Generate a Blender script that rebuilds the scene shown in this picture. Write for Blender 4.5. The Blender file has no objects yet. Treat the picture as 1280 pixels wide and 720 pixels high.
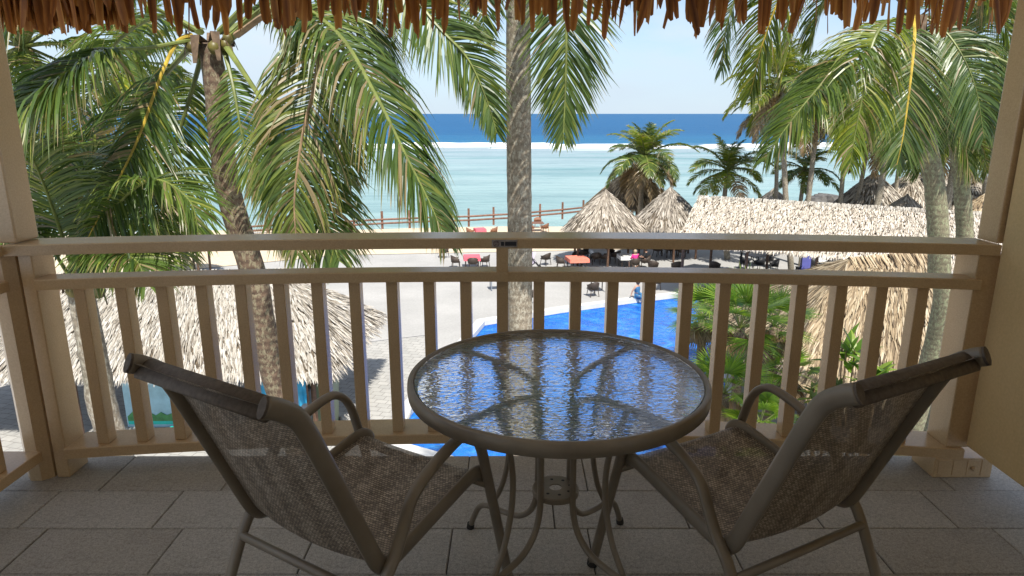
import bpy, math, random
from mathutils import Vector, Matrix, noise
R = math.radians
rnd = random.Random(7)
sc = bpy.context.scene
col = sc.collection
V = Vector

# ------------------------------------------------------------------ camera
PITCH = R(14.33); F = 853.33; CH = 1.49          # pixel focal length at 1280 px, eye height above the balcony floor
cam_d = bpy.data.cameras.new('camera'); cam_d.lens = 24.0; cam_d.sensor_width = 36.0
cam_d.clip_start = 0.05; cam_d.clip_end = 60000
cam = bpy.data.objects.new('camera', cam_d); col.objects.link(cam)
cam.location = (0, 0, CH); cam.rotation_euler = (R(90) - PITCH, 0, 0)
sc.camera = cam
sc.render.resolution_x = 1024; sc.render.resolution_y = 576

# ------------------------------------------------------------------ light
SUN_EL = R(57); SUN_TO = V((0.30, -1.0, 0)).normalized()      # towards the sun, seen from above
sun_vec = V((SUN_TO.x * math.cos(SUN_EL), SUN_TO.y * math.cos(SUN_EL), math.sin(SUN_EL)))
w = bpy.data.worlds.new('World'); sc.world = w; w.use_nodes = True
nt = w.node_tree; nt.nodes.clear()
def wn(t): return nt.nodes.new(t)
out = wn('ShaderNodeOutputWorld'); bg = wn('ShaderNodeBackground'); sky = wn('ShaderNodeTexSky')
sky.sky_type = 'NISHITA'; sky.sun_disc = False; sky.sun_elevation = SUN_EL
sky.sun_rotation = math.atan2(SUN_TO.x, SUN_TO.y); sky.altitude = 0; sky.air_density = 0.8; sky.dust_density = 0.15; sky.ozone_density = 2.5
tc = wn('ShaderNodeTexCoord'); mp = wn('ShaderNodeMapping'); mp.inputs['Scale'].default_value = (1.0, 1.0, 3.5)
nz = wn('ShaderNodeTexNoise'); nz.inputs['Scale'].default_value = 2.6; nz.inputs['Detail'].default_value = 7; nz.inputs['Roughness'].default_value = 0.58
cr = wn('ShaderNodeValToRGB'); cr.color_ramp.elements[0].position = 0.40; cr.color_ramp.elements[1].position = 0.62
cr.color_ramp.elements[1].color = (0.75, 0.75, 0.75, 1)
mx = wn('ShaderNodeMix'); mx.data_type = 'RGBA'; mx.inputs['B'].default_value = (6.0, 6.0, 5.9, 1)
nt.links.new(tc.outputs['Generated'], mp.inputs['Vector']); nt.links.new(mp.outputs['Vector'], nz.inputs['Vector'])
nt.links.new(nz.outputs['Fac'], cr.inputs['Fac']); nt.links.new(cr.outputs['Color'], mx.inputs['Factor'])
nt.links.new(sky.outputs['Color'], mx.inputs['A'])
sxz = wn('ShaderNodeSeparateXYZ'); nt.links.new(tc.outputs['Generated'], sxz.inputs['Vector'])     # pale sea haze all round the horizon
hz = wn('ShaderNodeMapRange'); hz.interpolation_type = 'SMOOTHSTEP'; nt.links.new(sxz.outputs['Z'], hz.inputs['Value'])
hz.inputs['From Min'].default_value = 0.0; hz.inputs['From Max'].default_value = 0.22; hz.inputs['To Min'].default_value = 0.85; hz.inputs['To Max'].default_value = 0.0
mh = wn('ShaderNodeMix'); mh.data_type = 'RGBA'; nt.links.new(hz.outputs['Result'], mh.inputs['Factor']); nt.links.new(mx.outputs['Result'], mh.inputs['A'])
mh.inputs['B'].default_value = (3.55, 4.4, 5.3, 1); nt.links.new(mh.outputs['Result'], bg.inputs['Color'])
bg.inputs['Strength'].default_value = 0.05
nt.links.new(bg.outputs['Background'], out.inputs['Surface'])
sd = bpy.data.lights.new('sun', 'SUN'); sd.energy = 2.0; sd.angle = R(0.5); sd.color = (1.0, 0.95, 0.87)
so = bpy.data.objects.new('sun', sd); col.objects.link(so)
so.rotation_euler = sun_vec.to_track_quat('Z', 'Y').to_euler(); so.location = (0, -5, 30)
vs = sc.view_settings
vs.view_transform = 'Standard'; vs.look = 'None'; vs.exposure = 1.8; vs.gamma = 1.0; vs.use_curve_mapping = False
sc.render.engine = 'CYCLES'
sc.cycles.max_bounces = 10; sc.cycles.diffuse_bounces = 5; sc.cycles.transparent_max_bounces = 16

# ------------------------------------------------------------------ pixel helpers (1280 x 720 photograph)
cp, sp_ = math.cos(PITCH), math.sin(PITCH)
def ray(x, y):
    a = (x - 640) / F; b = (360 - y) / F
    return V((a, cp + b * sp_, -sp_ + b * cp))
def P(x, y, Y):                       # on the vertical plane Y metres in front
    d = ray(x, y); return V((0, 0, CH)) + d * (Y / d.y)
GZ = -8.0
def G(x, y, z=GZ):                    # on a level plane
    d = ray(x, y); return V((0, 0, CH)) + d * ((z - CH) / d.z)

# ------------------------------------------------------------------ materials
def new_mat(name):
    m = bpy.data.materials.new(name); m.use_nodes = True
    return m, m.node_tree, m.node_tree.nodes['Principled BSDF']
def N(t, kind, **kw):
    n = t.nodes.new(kind)
    for k, v in kw.items():
        if k in n.inputs: n.inputs[k].default_value = v
        else: setattr(n, k, v)
    return n
def mixrgb(t, fac, a, b, blend='MIX'):
    n = t.nodes.new('ShaderNodeMix'); n.data_type = 'RGBA'; n.blend_type = blend
    for key, val in (('Factor', fac), ('A', a), ('B', b)):
        s = n.inputs[key] if key != 'Factor' else n.inputs[0]
        if key == 'A': s = n.inputs[6]
        if key == 'B': s = n.inputs[7]
        if hasattr(val, 'is_output'): t.links.new(val, s)
        elif isinstance(val, (tuple, list)): s.default_value = (*val[:3], 1)
        else: s.default_value = val
    return n.outputs[2]
def ramp(t, fac, stops):
    n = t.nodes.new('ShaderNodeValToRGB'); el = n.color_ramp.elements
    while len(el) < len(stops): el.new(0.5)
    for e, (p, c) in zip(el, stops): e.position = p; e.color = (*c, 1)
    t.links.new(fac, n.inputs['Fac']); return n.outputs['Color']
def noisef(t, scale, detail=4, rough=0.55, coord='Object', vec_scale=None, distortion=0.0):
    tcn = t.nodes.new('ShaderNodeTexCoord'); n = t.nodes.new('ShaderNodeTexNoise')
    n.inputs['Scale'].default_value = scale; n.inputs['Detail'].default_value = detail; n.inputs['Roughness'].default_value = rough
    n.inputs['Distortion'].default_value = distortion
    src = tcn.outputs[coord]
    if vec_scale:
        m = t.nodes.new('ShaderNodeMapping'); m.inputs['Scale'].default_value = vec_scale
        t.links.new(src, m.inputs['Vector']); src = m.outputs['Vector']
    t.links.new(src, n.inputs['Vector']); return n.outputs['Fac']
def bump(t, b, h, strength, dist=0.01):
    n = t.nodes.new('ShaderNodeBump'); n.inputs['Strength'].default_value = strength; n.inputs['Distance'].default_value = dist
    t.links.new(h, n.inputs['Height']); t.links.new(n.outputs['Normal'], b.inputs['Normal']); return n
def simple(name, c, rough=0.6, var=0.12, scale=8, bmp=0.0, metal=0.0, objvar=0.0, fine=0.0):
    m, t, b = new_mat(name)
    f = noisef(t, scale, 5)
    lo = tuple(x * (1 - var * 1.6) for x in c); hi = tuple(min(1, x * (1 + var)) for x in c)
    cc = ramp(t, f, [(0.3, lo), (0.7, hi)])
    if objvar:
        oi = t.nodes.new('ShaderNodeObjectInfo')
        cc = mixrgb(t, 1.0, cc, ramp(t, oi.outputs['Random'], [(0, (1 - objvar,) * 3), (1, (1, 1, 1))]), 'MULTIPLY')
    t.links.new(cc, b.inputs['Base Color']); b.inputs['Roughness'].default_value = rough; b.inputs['Metallic'].default_value = metal
    if bmp: bump(t, b, noisef(t, scale * 6, 4), bmp, 0.004)
    return m
M = {}
# painted timber of the balcony
m, t, b = new_mat('beige_paint')
f = noisef(t, 3.0, 6, 0.6); f2 = noisef(t, 160, 3, 0.7)
c = ramp(t, f, [(0.28, (0.56, 0.36, 0.165)), (0.72, (0.68, 0.455, 0.235))])
c = mixrgb(t, 0.35, c, ramp(t, f2, [(0.3, (0.30, 0.23, 0.15)), (0.7, (0.60, 0.48, 0.33))]))
wr = noisef(t, 22, 8, 0.75); c = mixrgb(t, ramp(t, wr, [(0.66, (0, 0, 0)), (0.76, (0.5, 0.5, 0.5))]), c, (0.62, 0.57, 0.50))
t.links.new(c, b.inputs['Base Color']); b.inputs['Roughness'].default_value = 0.24; b.inputs['Specular IOR Level'].default_value = 0.75
bump(t, b, f2, 0.05, 0.002); M['paint'] = m
m, t, b = new_mat('beige_wall')
f = noisef(t, 1.6, 7, 0.6); f2 = noisef(t, 90, 4, 0.7)
c = ramp(t, f, [(0.28, (0.66, 0.47, 0.21)), (0.72, (0.76, 0.56, 0.28))])
c = mixrgb(t, 0.3, c, ramp(t, f2, [(0.3, (0.45, 0.33, 0.17)), (0.7, (0.78, 0.58, 0.32))]))
t.links.new(c, b.inputs['Base Color']); b.inputs['Roughness'].default_value = 0.75
bump(t, b, f2, 0.35, 0.004); M['wall'] = m
# granite-like floor tile
m, t, b = new_mat('stone_tile')
oi = t.nodes.new('ShaderNodeObjectInfo')
f = noisef(t, 75, 5, 0.85); g = noisef(t, 4, 7, 0.7); s = noisef(t, 210, 2, 0.6)
c = ramp(t, f, [(0.30, (0.25, 0.235, 0.21)), (0.52, (0.58, 0.555, 0.51)), (0.70, (0.82, 0.79, 0.75))])
c = mixrgb(t, 0.36, c, ramp(t, s, [(0.35, (0.05, 0.05, 0.048)), (0.65, (0.6, 0.58, 0.54))]))
c = mixrgb(t, 0.8, c, ramp(t, g, [(0.25, (0.66, 0.64, 0.61)), (0.5, (0.95, 0.94, 0.92)), (0.8, (1, 1, 1))]), 'MULTIPLY')
c = mixrgb(t, 1.0, c, ramp(t, oi.outputs['Random'], [(0, (0.84, 0.82, 0.80)), (1, (1, 1, 1))]), 'MULTIPLY')
t.links.new(c, b.inputs['Base Color']); b.inputs['Roughness'].default_value = 0.55; bump(t, b, f, 0.3, 0.003); M['tile'] = m
M['ceiling'] = simple('pale_bounce_ceiling', (0.80, 0.74, 0.64), 0.8, 0.05, 3)  # kept pale so the added ceiling bounces light
M['wall_pale'] = simple('cream_bounce_wall', (0.70, 0.62, 0.50), 0.85, 0.06, 3, 0.1)  # pale tone for light bounce off the added back wall
M['grout'] = simple('grout', (0.10, 0.095, 0.085), 0.9, 0.2, 20)
# furniture
m, t, b = new_mat('taupe_metal')
f = noisef(t, 9, 5); f2 = noisef(t, 300, 2)
c = ramp(t, f, [(0.3, (0.215, 0.175, 0.128)), (0.7, (0.285, 0.238, 0.178))])
t.links.new(c, b.inputs['Base Color']); b.inputs['Roughness'].default_value = 0.38; b.inputs['Metallic'].default_value = 0.15
bump(t, b, f2, 0.12, 0.001); M['metal'] = m
M['sling_dark'] = simple('dark_sling_wrap', (0.13, 0.10, 0.075), 0.7, 0.2, 90, 0.3)
M['rubber'] = simple('dark_rubber', (0.03, 0.028, 0.026), 0.7)
m, t, b = new_mat('sling_weave')
uv = t.nodes.new('ShaderNodeUVMap'); uv.uv_map = 'UVMap'
mpn = N(t, 'ShaderNodeMapping'); mpn.inputs['Scale'].default_value = (1, 1, 1); t.links.new(uv.outputs['UV'], mpn.inputs['Vector'])
br = t.nodes.new('ShaderNodeTexBrick'); br.offset = 0.5; br.inputs['Scale'].default_value = 1.0
br.inputs['Brick Width'].default_value = 0.0105; br.inputs['Row Height'].default_value = 0.0072; br.inputs['Mortar Size'].default_value = 0.0009; br.inputs['Mortar Smooth'].default_value = 0.3
br.inputs['Color1'].default_value = (0.56, 0.465, 0.355, 1); br.inputs['Color2'].default_value = (0.22, 0.172, 0.125, 1); br.inputs['Mortar'].default_value = (0.05, 0.04, 0.032, 1)
t.links.new(mpn.outputs['Vector'], br.inputs['Vector'])
sep = t.nodes.new('ShaderNodeSeparateXYZ'); t.links.new(uv.outputs['UV'], sep.inputs['Vector'])
wv = N(t, 'ShaderNodeTexWave'); wv.inputs['Scale'].default_value = 3.0; wv.inputs['Distortion'].default_value = 0.6; t.links.new(uv.outputs['UV'], wv.inputs['Vector'])
c = mixrgb(t, 1.0, br.outputs['Color'], ramp(t, wv.outputs['Color'], [(0.2, (0.74, 0.72, 0.70)), (0.7, (1, 1, 1))]), 'MULTIPLY')
t.links.new(c, b.inputs['Base Color']); b.inputs['Roughness'].default_value = 0.55
tr = t.nodes.new('ShaderNodeBsdfTransparent'); ms = t.nodes.new('ShaderNodeMixShader')
mth = N(t, 'ShaderNodeMath', operation='MULTIPLY'); mth.inputs[1].default_value = 0.22; t.links.new(br.outputs['Fac'], mth.inputs[0])
t.links.new(mth.outputs[0], ms.inputs['Fac']); t.links.new(b.outputs[0], ms.inputs[1]); t.links.new(tr.outputs[0], ms.inputs[2])
t.links.new(ms.outputs[0], t.nodes['Material Output'].inputs['Surface']); bump(t, b, br.outputs['Fac'], -0.4, 0.002); M['sling'] = m
m, t, b = new_mat('rippled_glass')
b.inputs['Base Color'].default_value = (0.93, 0.97, 0.97, 1); b.inputs['Roughness'].default_value = 0.07; b.inputs['Transmission Weight'].default_value = 1.0; b.inputs['IOR'].default_value = 1.48
f = noisef(t, 44, 1, 0.4, vec_scale=(0.7, 1.5, 1), distortion=0.8)
bump(t, b, f, 0.11, 0.012); M['glass'] = m
# leaves: attribute fx = (random, dryness, -)
def leaf_mat(name, dark, mid, light, dry=(0.34, 0.245, 0.14), trans=0.34):
    m, t, b = new_mat(name)
    at = t.nodes.new('ShaderNodeAttribute'); at.attribute_name = 'fx'
    sp = t.nodes.new('ShaderNodeSeparateColor'); t.links.new(at.outputs['Color'], sp.inputs['Color'])
    c = ramp(t, sp.outputs[0], [(0.0, dark), (0.55, mid), (1.0, light)])
    oi = t.nodes.new('ShaderNodeObjectInfo')
    c = mixrgb(t, 0.6, c, ramp(t, oi.outputs['Random'], [(0, (0.62, 0.66, 0.6)), (0.5, (0.95, 0.95, 0.9)), (1, (1.25, 1.12, 0.8))]), 'MULTIPLY')
    c = mixrgb(t, sp.outputs[1], c, dry)
    t.links.new(c, b.inputs['Base Color']); b.inputs['Roughness'].default_value = 0.36; b.inputs['Specular IOR Level'].default_value = 0.55
    tl = t.nodes.new('ShaderNodeBsdfTranslucent'); t.links.new(mixrgb(t, 1.0, c, (1.5, 1.55, 0.75), 'MULTIPLY'), tl.inputs['Color'])
    ms = t.nodes.new('ShaderNodeMixShader'); ms.inputs[0].default_value = trans
    t.links.new(b.outputs[0], ms.inputs[1]); t.links.new(tl.outputs[0], ms.inputs[2])
    t.links.new(ms.outputs[0], t.nodes['Material Output'].inputs['Surface']); return m
M['leaf'] = leaf_mat('palm_leaf', (0.040, 0.080, 0.022), (0.105, 0.168, 0.036), (0.29, 0.31, 0.065))
M['leaf_y'] = leaf_mat('yellowing_palm_leaf', (0.07, 0.12, 0.015), (0.17, 0.22, 0.02), (0.36, 0.33, 0.035))
M['leaf_dry'] = leaf_mat('dead_palm_leaf', (0.13, 0.085, 0.045), (0.25, 0.17, 0.09), (0.40, 0.30, 0.18), trans=0.2)
M['fan'] = leaf_mat('fan_palm_leaf', (0.055, 0.125, 0.014), (0.125, 0.235, 0.022), (0.27, 0.36, 0.045))
M['rachis'] = simple('green_leaf_stem', (0.16, 0.19, 0.045), 0.45, 0.3, 6)
M['rachis_y'] = simple('yellow_leaf_stem', (0.48, 0.34, 0.045), 0.42, 0.25, 9)
M['rachis_d'] = simple('dry_leaf_stem', (0.30, 0.20, 0.11), 0.7, 0.3, 9)
M['husk'] = simple('leaf_base_husk', (0.15, 0.10, 0.062), 0.85, 0.4, 12, 0.4)
M['nut'] = simple('coconut_skin', (0.15, 0.125, 0.03), 0.45, 0.3, 9)
# ringed palm bark
def bark(name, a, bcol, lich, ring=34):
    m, t, b = new_mat(name)
    tcn = t.nodes.new('ShaderNodeTexCoord')
    wv = t.nodes.new('ShaderNodeTexWave'); wv.wave_type = 'BANDS'; wv.bands_direction = 'Z'
    wv.inputs['Scale'].default_value = ring / 10; wv.inputs['Distortion'].default_value = 2.2; wv.inputs['Detail'].default_value = 6; wv.inputs['Detail Scale'].default_value = 5.0; wv.inputs['Detail Roughness'].default_value = 0.7
    t.links.new(tcn.outputs['Object'], wv.inputs['Vector'])
    c = ramp(t, wv.outputs['Fac'], [(0.05, tuple(x * 0.75 for x in a)), (0.3, a), (0.8, bcol)])
    f = noisef(t, 26, 6, 0.75, vec_scale=(1, 1, 0.6)); g = noisef(t, 2.2, 5, 0.6)
    c = mixrgb(t, 0.5, c, ramp(t, noisef(t, 11, 7, 0.8, vec_scale=(1.6, 1.6, 0.5)), [(0.3, a), (0.7, bcol)]))
    c = mixrgb(t, ramp(t, f, [(0.49, (0, 0, 0)), (0.58, (0.8, 0.8, 0.8))]), c, lich)
    c = mixrgb(t, 0.7, c, ramp(t, g, [(0.3, (0.62, 0.62, 0.55)), (0.7, (1.1, 1.05, 1.0))]), 'MULTIPLY')
    c = mixrgb(t, ramp(t, noisef(t, 60, 3, 0.6), [(0.60, (0, 0, 0)), (0.68, (0.9, 0.9, 0.9))]), c, (0.06, 0.05, 0.04))
    t.links.new(c, b.inputs['Base Color']); b.inputs['Roughness'].default_value = 0.85
    ad = N(t, 'ShaderNodeMath', operation='ADD'); hw = N(t, 'ShaderNodeMath', operation='MULTIPLY'); t.links.new(wv.outputs['Fac'], hw.inputs[0]); hw.inputs[1].default_value = 0.3; t.links.new(hw.outputs[0], ad.inputs[0]); t.links.new(f, ad.inputs[1])
    bump(t, b, ad.outputs[0], 0.5, 0.015); return m
M['bark'] = bark('palm_bark', (0.215, 0.18, 0.135), (0.28, 0.24, 0.185), (0.48, 0.455, 0.38))
M['bark_g'] = bark('mossy_palm_bark', (0.175, 0.15, 0.10), (0.235, 0.215, 0.14), (0.33, 0.36, 0.22))
M['bark_d'] = bark('dark_palm_bark', (0.09, 0.055, 0.038), (0.19, 0.13, 0.09), (0.30, 0.27, 0.18))
# thatch
def thatch(name, stops, trans=0.12, rough=0.75):
    m, t, b = new_mat(name)
    at = t.nodes.new('ShaderNodeAttribute'); at.attribute_name = 'fx'
    sp = t.nodes.new('ShaderNodeSeparateColor'); t.links.new(at.outputs['Color'], sp.inputs['Color'])
    c = ramp(t, sp.outputs[0], stops)
    oi = t.nodes.new('ShaderNodeObjectInfo'); c = mixrgb(t, 0.5, c, ramp(t, oi.outputs['Random'], [(0, (0.6, 0.6, 0.6)), (1, (1.15, 1.1, 1.05))]), 'MULTIPLY')
    f = noisef(t, 14, 5, 0.7); c = mixrgb(t, 0.5, c, ramp(t, f, [(0.3, (0.62, 0.6, 0.57)), (0.7, (1, 1, 1))]), 'MULTIPLY')
    t.links.new(c, b.inputs['Base Color']); b.inputs['Roughness'].default_value = rough
    tl = t.nodes.new('ShaderNodeBsdfTranslucent'); t.links.new(c, tl.inputs['Color'])
    ms = t.nodes.new('ShaderNodeMixShader'); ms.inputs[0].default_value = trans
    t.links.new(b.outputs[0], ms.inputs[1]); t.links.new(tl.outputs[0], ms.inputs[2])
    t.links.new(ms.outputs[0], t.nodes['Material Output'].inputs['Surface']); return m
M['thatch_pale'] = thatch('pale_thatch', [(0, (0.24, 0.20, 0.15)), (0.25, (0.54, 0.49, 0.41)), (0.7, (0.70, 0.655, 0.575)), (1, (0.80, 0.765, 0.70))])
M['thatch_straw'] = thatch('straw_thatch', [(0, (0.14, 0.10, 0.06)), (0.35, (0.36, 0.27, 0.165)), (0.75, (0.52, 0.42, 0.27)), (1, (0.66, 0.57, 0.42))])
M['thatch_grey'] = thatch('weathered_thatch', [(0, (0.15, 0.125, 0.10)), (0.4, (0.40, 0.355, 0.29)), (0.8, (0.57, 0.515, 0.435)), (1, (0.70, 0.65, 0.57))])
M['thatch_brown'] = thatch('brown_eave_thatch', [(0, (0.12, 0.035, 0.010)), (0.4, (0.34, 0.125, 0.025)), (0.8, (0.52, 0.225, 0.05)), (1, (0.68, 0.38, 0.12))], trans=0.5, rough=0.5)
M['thatch_base'] = simple('thatch_underlayer', (0.14, 0.11, 0.075), 0.9, 0.4, 10, 0.5)
M['timber'] = simple('dark_timber', (0.12, 0.065, 0.038), 0.6, 0.3, 10, 0.2)
M['fence'] = simple('red_brown_timber', (0.20, 0.095, 0.06), 0.6, 0.25, 6, objvar=0.3)
M['wicker'] = simple('dark_wicker', (0.07, 0.05, 0.038), 0.6, 0.3, 60, 0.4, objvar=0.4)
M['wood_red'] = simple('reddish_wood', (0.24, 0.11, 0.06), 0.6, 0.2, 10, objvar=0.2)
M['pink'] = simple('pink_cloth', (0.72, 0.13, 0.17), 0.8, 0.1, 6)
M['coral'] = simple('coral_cloth', (0.75, 0.22, 0.15), 0.8, 0.1, 6)
M['white'] = simple('white_cloth', (0.78, 0.78, 0.76), 0.7, 0.06, 6)
M['lilac'] = simple('lilac_fabric', (0.62, 0.55, 0.68), 0.8, 0.1, 6)
M['black'] = simple('black_plastic', (0.02, 0.02, 0.022), 0.5, 0.2, 8)
M['blue_sign'] = simple('violet_blue_board', (0.12, 0.13, 0.42), 0.6, 0.1, 3)
M['grey_plastic'] = simple('slate_plastic', (0.22, 0.25, 0.30), 0.5, 0.1, 4)
M['green_bin'] = simple('green_bin_plastic', (0.16, 0.21, 0.13), 0.5, 0.15, 4)
M['teal'] = simple('teal_paint', (0.01, 0.48, 0.42), 0.5, 0.08, 3)
M['green_paint'] = simple('green_paint', (0.05, 0.22, 0.07), 0.6, 0.25, 5)
M['blue_tarp'] = simple('blue_tarpaulin', (0.03, 0.34, 0.58), 0.45, 0.2, 3)
M['pale_blue'] = simple('pale_blue_paint', (0.30, 0.50, 0.60), 0.6, 0.12, 3)
M['skin'] = simple('skin', (0.50, 0.29, 0.20), 0.55, 0.05, 5)
M['magenta'] = simple('magenta_shirt', (0.72, 0.03, 0.25), 0.8, 0.06, 5)
M['navy'] = simple('blue_swimwear', (0.04, 0.16, 0.32), 0.7, 0.1, 5)
M['hair'] = simple('hair', (0.06, 0.04, 0.03), 0.6, 0.2, 20)
M['hair_grey'] = simple('fair_hair', (0.42, 0.33, 0.22), 0.6, 0.2, 20)
M['plate'] = simple('grey_label_plate', (0.36, 0.32, 0.29), 0.45, 0.2, 60)
M['plate_dark'] = simple('dark_label_print', (0.03, 0.03, 0.038), 0.5, 0.1, 40)
M['plate_mark'] = simple('label_marking', (0.16, 0.10, 0.10), 0.5, 0.3, 90)
# paving
m, t, b = new_mat('pale_paving')
f = noisef(t, 0.35, 7, 0.62); f2 = noisef(t, 9, 5, 0.7)
c = ramp(t, f, [(0.3, (0.31, 0.305, 0.29)), (0.7, (0.44, 0.43, 0.41))])
c = mixrgb(t, 0.3, c, ramp(t, f2, [(0.3, (0.25, 0.245, 0.235)), (0.7, (0.52, 0.51, 0.485))]))
t.links.new(c, b.inputs['Base Color']); b.inputs['Roughness'].default_value = 0.85; bump(t, b, f2, 0.2, 0.01); M['paving'] = m
m, t, b = new_mat('block_paving')
tcn = t.nodes.new('ShaderNodeTexCoord'); mpn = N(t, 'ShaderNodeMapping'); mpn.inputs['Rotation'].default_value = (0, 0, R(15)); t.links.new(tcn.outputs['Object'], mpn.inputs['Vector'])
br = t.nodes.new('ShaderNodeTexBrick'); br.inputs['Scale'].default_value = 1.0; br.inputs['Brick Width'].default_value = 0.42; br.inputs['Row Height'].default_value = 0.30; br.inputs['Mortar Size'].default_value = 0.014
br.inputs['Color1'].default_value = (0.38, 0.375, 0.355, 1); br.inputs['Color2'].default_value = (0.45, 0.44, 0.415, 1); br.inputs['Mortar'].default_value = (0.25, 0.24, 0.225, 1)
t.links.new(mpn.outputs['Vector'], br.inputs['Vector'])
c = mixrgb(t, 0.6, br.outputs['Color'], ramp(t, noisef(t, 3, 6, 0.7), [(0.3, (0.7, 0.69, 0.67)), (0.7, (1.05, 1.04, 1.0))]), 'MULTIPLY')
t.links.new(c, b.inputs['Base Color']); b.inputs['Roughness'].default_value = 0.85; bump(t, b, br.outputs['Fac'], -0.5, 0.02); M['blocks'] = m
M['joint'] = simple('dark_drain', (0.10, 0.10, 0.11), 0.7)
M['coping'] = simple('white_coping', (0.66, 0.65, 0.62), 0.6, 0.08, 2, 0.1)
m, t, b = new_mat('sand')
f = noisef(t, 0.22, 8, 0.65); f2 = noisef(t, 3.0, 6, 0.75)
c = ramp(t, f, [(0.3, (0.56, 0.45, 0.31)), (0.7, (0.68, 0.57, 0.42))])
c = mixrgb(t, 0.35, c, ramp(t, f2, [(0.3, (0.42, 0.33, 0.23)), (0.65, (0.74, 0.63, 0.48))]))
t.links.new(c, b.inputs['Base Color']); b.inputs['Roughness'].default_value = 0.95; bump(t, b, f2, 0.6, 0.08); M['sand'] = m
# pool water
m, t, b = new_mat('pool_water')
f = noisef(t, 1.3, 5, 0.6, distortion=0.8)
c = ramp(t, f, [(0.30, (0.006, 0.095, 0.44)), (0.55, (0.014, 0.17, 0.58)), (0.75, (0.08, 0.34, 0.68))])
t.links.new(c, b.inputs['Base Color']); b.inputs['Roughness'].default_value = 0.06; b.inputs['IOR'].default_value = 1.33
bump(t, b, noisef(t, 2.6, 4, 0.6, vec_scale=(1, 1.3, 1), distortion=1.0), 0.55, 0.25); M['pool'] = m
M['pool_tile'] = simple('blue_pool_tile', (0.012, 0.10, 0.42), 0.3, 0.15, 6)
# lagoon and sea, coloured by depth of water (distance from the shore) with reef patches
m, t, b = new_mat('sea')
tcn = t.nodes.new('ShaderNodeTexCoord'); sx = t.nodes.new('ShaderNodeSeparateXYZ'); t.links.new(tcn.outputs['Object'], sx.inputs['Vector'])
nd = noisef(t, 0.012, 5, 0.6, vec_scale=(0.4, 1, 1))
ma = N(t, 'ShaderNodeMath', operation='MULTIPLY_ADD'); t.links.new(nd, ma.inputs[0]); ma.inputs[1].default_value = 50; t.links.new(sx.outputs['Y'], ma.inputs[2])
mr = N(t, 'ShaderNodeMapRange'); t.links.new(ma.outputs[0], mr.inputs['Value']); mr.inputs['From Min'].default_value = 60; mr.inputs['From Max'].default_value = 460
c = ramp(t, mr.outputs[0], [(0.0, (0.36, 0.46, 0.42)), (0.12, (0.275, 0.405, 0.41)), (0.40, (0.29, 0.385, 0.42)), (0.535, (0.285, 0.36, 0.405)), (0.575, (0.025, 0.15, 0.29)), (1.0, (0.014, 0.105, 0.25))])
pt = noisef(t, 0.05, 6, 0.7, vec_scale=(0.28, 1.0, 1)); pm = ramp(t, pt, [(0.50, (0, 0, 0)), (0.64, (0.62, 0.62, 0.62))])
lag = N(t, 'ShaderNodeMapRange'); t.links.new(sx.outputs['Y'], lag.inputs['Value']); lag.inputs['From Min'].default_value = 250; lag.inputs['From Max'].default_value = 225
pk = N(t, 'ShaderNodeMath', operation='MULTIPLY'); t.links.new(pm, pk.inputs[0]); t.links.new(lag.outputs[0], pk.inputs[1])
c = mixrgb(t, pk.outputs[0], c, (0.15, 0.30, 0.32))
wv1 = noisef(t, 0.9, 6, 0.7, vec_scale=(0.35, 1.0, 1)); wv2 = noisef(t, 0.14, 6, 0.7, vec_scale=(0.3, 1.0, 1))
fr = noisef(t, 0.55, 5, 0.7, vec_scale=(0.16, 1.0, 1)); fr2 = noisef(t, 0.06, 5, 0.7, vec_scale=(0.12, 1.0, 1))
c = mixrgb(t, 0.55, c, ramp(t, fr, [(0.34, (0.60, 0.68, 0.72)), (0.55, (1.05, 1.04, 1.03))]), 'MULTIPLY')
c = mixrgb(t, 0.40, c, ramp(t, fr2, [(0.36, (0.62, 0.70, 0.74)), (0.60, (1.15, 1.12, 1.1))]), 'MULTIPLY')
# breakers: foam along the reef edge
ed = noisef(t, 0.02, 6, 0.7, vec_scale=(0.45, 1, 1)); md = N(t, 'ShaderNodeMath', operation='MULTIPLY_ADD'); t.links.new(ed, md.inputs[0]); md.inputs[1].default_value = 55; t.links.new(sx.outputs['Y'], md.inputs[2])
t.links.new(c, b.inputs['Base Color']); b.inputs['Roughness'].default_value = 0.45; b.inputs['IOR'].default_value = 1.33; b.inputs['Specular IOR Level'].default_value = 0.16
ad = N(t, 'ShaderNodeMath', operation='MULTIPLY_ADD'); t.links.new(wv2, ad.inputs[0]); ad.inputs[1].default_value = 3.0; t.links.new(wv1, ad.inputs[2])
bump(t, b, ad.outputs[0], 0.55, 0.7); M['sea'] = m
m, t, b = new_mat('foam')
f = noisef(t, 0.12, 6, 0.7, vec_scale=(0.3, 1, 1)); t.links.new(ramp(t, f, [(0.3, (0.62, 0.70, 0.74)), (0.55, (0.86, 0.88, 0.9))]), b.inputs['Base Color']); b.inputs['Roughness'].default_value = 0.9
bump(t, b, noisef(t, 0.8, 5, 0.7), 0.6, 0.4); M['foam'] = m
M['rock'] = simple('dark_rock', (0.12, 0.115, 0.11), 0.9, 0.3, 3, 0.5)

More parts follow.
